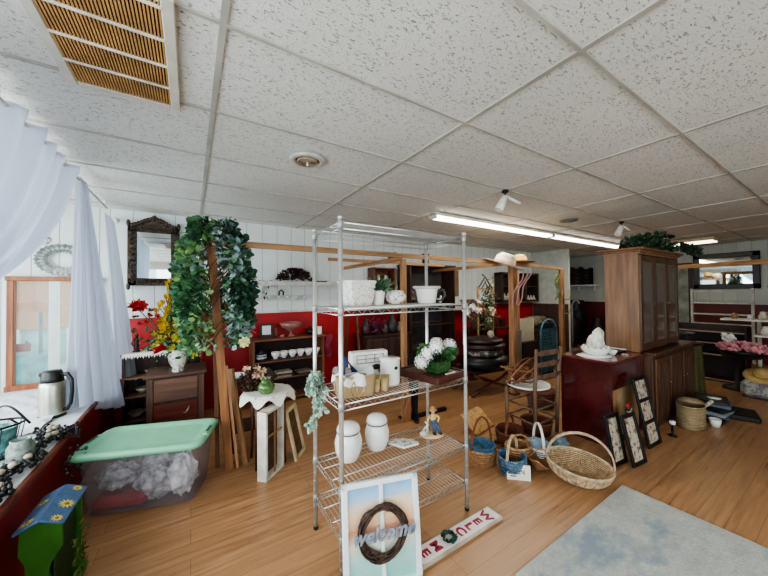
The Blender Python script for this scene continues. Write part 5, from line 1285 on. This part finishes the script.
# rattan screen with flowers
t = T('rattan_etagere', 'tall rattan stand with pointed top and flowers behind the cushions', 'plant stand', (4.55,3.75,0))
RT = M('#a58455',.7,var=.3)
for x in (-.2,.2): MB().tube([(x,0,0),(x,0,1.55)],.02,8).build('leg', RT, t)
for z in (.5,.85,1.2,1.5): MB().tube([(-.2,0,z),(.2,0,z)],.014,6).build('rung', RT, t)
MB().tube([(-.2,0,1.5),(-.1,0,1.6),(0,0,1.72),(.1,0,1.6),(.2,0,1.5)],.012,6).tube([(-.1,0,1.5),(0,0,1.62),(.1,0,1.5)],.01,6).build('crown', M('#3c3a30',.6), t)
q = MB(); q2 = MB()
for k in range(200): q.leaf(spray((0,-.04,1.15),(.1,.03,.22)), (random.uniform(-1,1),-.6,random.uniform(-1,1)), .08, .4)
for k in range(10): blossom(q2, spray((0,-.08,1.1),(.08,.02,.2)), .07)
q.build('leaves', M('#5d6b45',.7,var=.4), t)['kind'] = 'stuff'; q2.build('cream_flowers', M('#d7cfb0',.7), t)['kind'] = 'stuff'
q = MB(); 
for k in range(9): blossom(q, spray((0,0,1.12),(.09,.03,.09)), .08)
t = T('lily_stand', 'cluster of white silk lilies on a slim dark stand left of the rattan stand', 'flowers', (3.95,3.6,0))
q.build('blooms', WHITE, t)['kind'] = 'stuff'
MB().tube([(0,0,.02),(0,0,.8),(0,0,1.1)],[.012,.012,.006]).lathe([(.001,0),(.14,0),(.12,.025),(.02,.03)]).build('stand', M('#2b201b',.5), t)
# ottoman cushions on X-leg stool
t = T('folding_stool', 'cross-legged wooden folding stool under the pile of dark cushions', 'stool', (3.66,3.08,0), -.1); t.scale = (1.1,1.1,1)
for sy in (-.18,.18):
    for sg in (-1,1): MB().tube([(sg*.36,sy,.02),(sg*.16,sy,.1),(-sg*.14,sy,.2),(-sg*.32,sy,.30)],.018,8).build('leg', WOOD('#6a3526','#3f1c14',.45,'x'), t)
MB().box((0,0,.32),(.66,.42,.035),bev=.01).build('seat', M('#2a1a18',.6), t)
for i, (z,c_,lab,r_,h) in enumerate([(.34,'#17161a','large glossy black cushion at the bottom of the cushion pile',.34,.19),(.52,'#4d4744','grey-white speckled cushion in the middle of the cushion pile',.28,.10),(.615,'#2d1719','dark maroon round cushion second from the top of the pile',.31,.09),(.70,'#321c1b','dark maroon flat cushion on top of the pile',.28,.07)]):
    S('cushion', MB().lathe([(.001,0),(r_*.8,.0),(r_,h*.3),(r_,h*.65),(r_*.82,h*.97),(.001,h)], n=32, sy=.85), M(c_,.4,var=.3,bump=.3) if i != 1 else mat_blotch('#4d4744','#b9b4ac','#2a2626',18,.55), lab, 'cushion', (3.67,3.08,z)).scale = (1.12,1.12,1)
S('ornament_ball', MB().ball((0,0,.05),.05).lathe([(.02,0),(.03,.0),(.02,.02)]), M('#b8a896',.5), 'small pale ball ornament on the pile of cushions', 'ornament', (3.77,3.02,.772))
# pale board, grey bin, trellis and other backing
t = T('pale_canvas', 'pale grey-green canvas board leaning by the red wall', 'canvas', (5.64,3.68,.43)); MB().box((0,0,.24),(.55,.03,.48)).build('canvas', M('#b3b19b',.8,var=.08), t); MB().box((0,.03,-.2),(.5,.3,.45)).build('box_stand', M('#2a1d1a',.7), t)
S('grey_post_board', MB().box((0,0,.42),(.2,.05,.84)), M('#8f8a84',.7), 'tall grey board standing right of the thick pine post', 'board', (4.30,2.95,0), .1)
t = T('garden_trellis', 'blue-green arched metal trellis panel behind the chair', 'trellis', (5.0,2.84,.0))
q = MB(); BL = M('#5b8794',.6,var=.3)
out = [(-.23,0,.08),(-.23,0,.78)] + [(-.23*math.cos(PI*k/12),0,.78+.2*math.sin(PI*k/12)) for k in range(1,12)] + [(.23,0,.78),(.23,0,.08)]
q.tube(out,.016,6,True)
for k in range(-3,4):
    for z in range(5): q.ring((k*.07*(1 if z % 2 else .9),0,.2+.14*z),.055,.07,.008,12,4,tilt=Matrix.Rotation(PI/2,3,'X'))
q.build('lattice', BL, t); MB().box((0,.05,.5),(.4,.02,.84)).build('backing', M('#1d3038',.7), t)
MB().box((-.2,.04,.04),(.04,.12,.08)).box((.2,.04,.04),(.04,.12,.08)).build('feet', BL, t)
t = T('dark_chest', 'dark low chest with stacked goods behind the ladder-back chair', 'chest', (6.52,4.05,0)) ; t.scale = (.85,1,1); MB().box((0,0,.3),(1.3,.5,.6)).build('body', DARKWOODZ, t); MB().box((0,0,.62),(1.36,.54,.04),bev=.01).build('lid', DARKWOOD, t)
S('rolled_quilt', MB().lathe([(.001,-.3),(.12,-.3),(.13,0),(.12,.3),(.001,.3)], m=Matrix.Rotation(PI/2,4,'Y')), mat_blotch('#7a7360','#5b4a3c','#8f8a7a',12,.5), 'rolled patterned quilt on the dark low chest', 'quilt', (6.5,4.0,.77))
t = T('display_table', 'long dark display table crowded with small wares by the red wall', 'table', (5.1,4.15,0))
MB().box((0,0,.72),(1.0,.45,.03),bev=.006).build('tabletop', DARKWOOD, t)
for sx in (-1,1):
    for sy in (-1,1): MB().box((sx*.45,sy*.18,.35),(.05,.05,.70)).build('leg', DARKWOODZ, t)
MB().box((0,0,.25),(.9,.36,.02)).build('shelf', DARKWOOD, t)
W2 = [(4.70,.12,.16,'#5d4a3a','brown lidded box at the left of the dark display table'),(4.90,.10,.26,'#2f3a38','dark green tall tin on the dark display table'),(5.08,.16,.11,'#8d8474','pale grey low box in the middle of the dark display table'),(5.28,.1,.2,'#6a2a26','dull red box near the right of the dark display table'),(5.46,.12,.14,'#3a2a24','small dark box at the right end of the display table')]
for (x,w_,h_,c_,lab) in W2:
    t = T('keepsake_box', lab, 'box', (x,4.1,.7355), (x*7) % .5-.2)
    MB().box((0,0,h_*.4),(w_,.12,h_*.8),bev=.005).build('body', M(c_,.5,var=.3), t); MB().box((0,0,h_*.9),(w_+.01,.13,h_*.2),bev=.006).build('lid', M(c_,.4,var=.2), t)
for (x,z,c_,lab) in ((4.85,.261,'#7d6648','tan bundle under the dark display table, left'),(5.25,.261,'#4a4a4e','grey bundle under the dark display table, right')):
    S('linen_bundle', MB().grid(lump(0,0,.11,.16,.13,.11,int(x*10)), 24, 14), M(c_,.9,var=.3,bump=.4), lab, 'bundle', (x,4.12,z))
t = T('hanging_quilt', 'dark floral quilt hung on the red wall behind the rattan stand', 'quilt', (4.95,4.47,1.28))
MB().grid(lambda u,v: V((-.25+.5*u, -.015*math.sin(u*16), -.45*v)), 30, 8).build('cloth', mat_blotch('#5a3531','#8b7a66','#2f3a33',12,.5,.9), t)
MB().tube([(-.28,0,0),(.28,0,0)], .01, 6).build('hanging_rod', DARKWOOD, t)
t = T('wicker_hamper', 'dark wicker hamper on the floor behind the ladder-back chair', 'hamper', (3.75,2.25,0), .3)
MB().lathe([(.001,0),(.14,0),(.17,.2),(.16,.2),(.13,.01),(.001,.012)], n=28).build('body', WICKERD, t)
q = MB()
for k in range(6): q.ring((0,0,.02+.034*k), .145+.005*k,.145+.005*k,.006,30,5)
q.build('woven_bands', M('#8a6a50',.8,var=.3), t)
# nook things
t = T('nook_shelf', 'small white shelf in the far recess holding dark crates', 'shelf', (9.22,4.2,1.6)); MB().box((0,0,0),(.3,.7,.03)).build('board', WHITE, t); MB().box((.1,.2,-.08),(.05,.03,.13)).box((.1,-.2,-.08),(.05,.03,.13)).build('bracket', WHITE, t)
for i,(y,z,h,c_) in enumerate([(4.4,1.616,.5,'#3c2a22'),(4.15,1.616,.46,'#1c1617')]):
    t = T('wooden_crate', ['brown crate at the left on the far recess shelf','black crate at the right on the far recess shelf'][i], 'crate', (9.2,y,z))
    q = MB()
    for k in range(5): q.box((0,0,.05+k*h/5.4),(.2,.24,h/7))
    q.build('slats', M(c_,.7), t); MB().box((.0,.11,h/2),(.21,.02,h)).box((0,-.11,h/2),(.21,.02,h)).build('corner_post', M(c_,.7,var=.3), t)
for i,(x,y,z,s) in enumerate([(9.0,4.35,0,1.7),(8.45,4.2,0,1.35),(8.85,3.75,0,1.1)]):
    o = bottle('dark_urn', ['tallest black urn in the far recess','medium black urn in the far recess','smallest black urn in the far recess'][i], 'urn', (x,y,z), [(.001,0),(.1,0),(.08,.05),(.16,.3),(.15,.5),(.08,.6),(.12,.7),(.1,.7),(.001,.6)], M('#1d1718',.5), s=s)
S('white_cane_stand', MB().tube([(0,0,0),(0,0,1.1),(.02,-.03,1.2),(.02,-.12,1.22),(.02,-.16,1.14)],.02,8).lathe([(.001,0),(.14,0),(.12,.03),(.001,.04)]), M('#8f9a98',.5), 'white hooked metal stand in the far recess', 'stand', (7.9,3.9,0))

# ------------------------------------------------------------------ far right
t = T('far_mirror', 'large landscape mirror in a wide dark frame on the far wall', 'mirror', (9.37,1.60,1.84))
q = MB()
for sy in (-1,1): q.box((0,sy*.42,0),(.05,.10,.74),bev=.01)
for sz in (-1,1): q.box((0,0,sz*.32),(.05,.94,.10),bev=.01)
q.build('frame', M('#1a1412',.35,var=.3), t)
MB().box((.0,0,0),(.02,.76,.56)).build('mirror_glass', M('#c9d2d0',.03,1,var=.02), t)
d = ST('door_1', MB().box((9.37,2.72,1.0),(.05,.06,2.0)).box((9.37,2.12,1.0),(.05,.06,2.0)).box((9.37,2.42,2.02),(.05,.66,.06)), M('#2a1c18',.5))
ST('door_panel', MB().box((9.385,2.42,1.0),(.02,.56,2.0)), M('#8f958a',.6,var=.3,vs=5), d)
t = T('white_ladder_rack', 'white slatted rack on the far wall beneath the big mirror', 'rack', (9.1,1.62,.0))
for sy in (-1,1): MB().box((0,sy*.42,.75),(.05,.04,1.45)).build('upright', M('#b0aea4',.5), t)
for z in (.75,.95,1.18,1.42): MB().box((0,0,z),(.12,.84,.03)).build('shelf', M('#b5b3a9',.5), t)
t = T('dark_shelf_unit', 'dark shelf unit with pale shelf edges near the far wall', 'shelf unit', (7.2,1.42,0))
MB().box((.14,0,.44),(.02,.8,.88)).box((0,.41,.44),(.3,.02,.88)).box((0,-.41,.44),(.3,.02,.88)).build('frame', M('#2a1614',.6), t)
for z in (.03,.42,.6,.78): MB().box((0,0,z),(.3,.8,.02)).build('shelf', M('#3a201c',.6), t); MB().box((-.152,0,z),(.006,.8,.022)).build('shelf_edge', M('#8a7d72',.6), t)
t = T('cloth_covered_table', 'small table with dark top and olive green cloth beyond the hutch', 'table', (6.0,1.50,0))
def skirt(u, v): a = 2*PI*u; R = .24+.02*v+.014*math.sin(14*a)*v; return V((R*math.cos(a), R*math.sin(a), .68-.68*v))
MB().grid(skirt, 84, 6).build('cloth_skirt', M('#5b5a36',.85,var=.25), t)
MB().lathe([(.001,.68),(.25,.68),(.26,.69),(.25,.70),(.001,.70)], n=32).build('tabletop', BLACK, t)
t = T('black_cash_box', 'low black appliance on the olive cloth table', 'appliance', (6.0,1.50,.702)); MB().box((0,0,.07),(.36,.3,.14),bev=.02).build('body', BLACK, t); MB().box((-.05,-.14,.145),(.12,.08,.01)).build('control_panel', M('#6b6d6e',.3), t)
t = T('white_wall_shelf', 'white display shelf with knick-knacks at the right edge', 'shelf', (7.0,.78,0))
MB().box((0,0,1.0),(.3,.9,.025)).box((0,-.15,.78),(.3,.55,.025)).build('board', M('#c9c7bb',.5), t)
for y in (-.42,.1): MB().box((.1,y,.5),(.04,.04,1.0)).build('upright', M('#a5a297',.5), t)
for i,(y,z,s,c_) in enumerate([(1.1,1.013,.8,'#8a6a3c'),(.95,1.013,.6,'#c9c4b8'),(.82,1.013,1.1,'#b9b09f'),(.7,1.013,.8,'#7d3b33'),(.8,.793,1.2,'#cfcabe'),(.66,.793,1,'#d9d5c8')]):
    bottle('knick_knack_jar', ['ochre jar on the white display shelf, leftmost','tiny white jar beside the ochre jar on the top shelf','cream jar in the middle of the white top shelf','red-brown jar at the right of the white top shelf','large pale jar on the lower white shelf','pale jar at the right of the lower white shelf'][i], 'jar', (6.95,y,z), [(.001,0),(.04,0),(.05,.04),(.03,.08),(.035,.1),(.001,.11)], M(c_,.4), s=s)
t = T('pink_flower_basket', 'black basket of pink silk flowers at the right edge', 'flower arrangement', (6.4,.95,.52)); t.scale = (.85,)*3
MB().lathe([(.001,0),(.2,0),(.28,.1),(.27,.12),(.19,.02),(.001,.02)], n=28).build('basket', BLACK, t)
q = MB(); q2 = MB()
for k in range(60):
    a = random.uniform(0,6.28); r_ = .26*math.sqrt(random.random()); blossom(q, (r_*math.cos(a), r_*math.sin(a), .12+.1*(1-r_/.26)*random.random()+.02), .085, 6)
for k in range(8): blossom(q2, spray((0.05,.16,.28),(.05,.05,.04)), .07)
q.build('pink_petals', M('#cf8f95',.7,var=.15), t)['kind'] = 'stuff'; q2.build('white_petals', WHITE, t)['kind'] = 'stuff'
t = T('pedestal_stand', 'dark pedestal under the pink flower basket', 'stand', (6.75,1.05,.0)); MB().lathe([(.001,0),(.16,0),(.15,.03),(.04,.06),(.04,.44),(.16,.47),(.16,.498),(.001,.498)]).build('column', M('#2b2019',.6), t)
q = MB().box((0,0,.12),(.5,.9,.24),bev=.06)
t = T('quilted_bench', 'low bench covered with a patterned quilt at the right edge', 'bench', (6.55,.52,0)); q.build('quilt_cover', mat_blotch('#a3a39c','#77797d','#8f6a63',14,.5,.9), t)
MB().box((0,0,.01),(.46,.86,.02)).build('base', DARKWOOD, t)
hat('straw hat with yellow crown lying on the quilted bench', (6.45,.78,.30), (.0,-.5,0), M('#c3a46c',.8,var=.2,bump=.3), M('#b0883a',.7), 1.0)
S('hanging_bag', MB().grid(lambda u,v: V((.02*math.sin(u*6), -.17+.3*u*(.4+.6*v), -.34*v+.04*math.sin(u*3))), 14, 10), M('#15171f',.7), 'dark fabric bag hanging on the far wall right of the mirror', 'bag', (9.3,.92,1.82))

# ------------------------------------------------------------------ camera
cam = bpy.data.cameras.new('camera'); co = bpy.data.objects.new('camera', cam); COL.objects.link(co)
cam.sensor_width = 36; cam.lens = 306.3/768*36; cam.clip_start = .02
yaw, pit, rol = .5624, .01445, -.0082
fw = V((math.sin(yaw)*math.cos(pit), math.cos(yaw)*math.cos(pit), math.sin(pit))); r0 = V((math.cos(yaw), -math.sin(yaw), 0)); u0 = r0.cross(fw)
rr_ = r0*math.cos(rol)+u0*math.sin(rol); uu = -r0*math.sin(rol)+u0*math.cos(rol)
co.matrix_world = Matrix(((rr_.x,uu.x,-fw.x,0),(rr_.y,uu.y,-fw.y,0),(rr_.z,uu.z,-fw.z,1.45),(0,0,0,1)))
SC.camera = co

# ------------------------------------------------------------------ lights
wd = bpy.data.worlds.new('sky'); SC.world = wd; wd.use_nodes = True
wd.node_tree.nodes['Background'].inputs[0].default_value = (.80, .92, 1, 1); wd.node_tree.nodes['Background'].inputs[1].default_value = 1.6
def area(loc, target, sx, sy, e, c=(1,1,1)):
    L = bpy.data.lights.new('window_or_tube_light', 'AREA'); L.shape = 'RECTANGLE'; L.size = sx; L.size_y = sy; L.energy = e; L.color = c
    o = bpy.data.objects.new('window_or_tube_light', L); COL.objects.link(o); o.location = loc
    o.rotation_euler = (V(target)-V(loc)).to_track_quat('-Z', 'Y').to_euler(); return o
area((-2.2,1.0,1.5),(3,1.3,1.0), 5.5,1.7, 120, (.90,.96,1))
area((1.4,-2.9,1.4),(2.0,2,1.1), 4.6,1.7, 36, (.95,.98,1))
area((3.7,2.76,2.30),(3.7,2.76,0), 2.4,.1, 14, (1,.95,.85))  # area lamp added under the nearer tube strip to carry its downlight
area((6.2,2.76,2.30),(6.2,2.76,0), 2.4,.1, 10, (1,.95,.85))  # same added lamp for the farther tube strip
SC.view_settings.view_transform = 'AgX'
SC.view_settings.look = 'AgX - Medium High Contrast'
SC.view_settings.exposure = .68
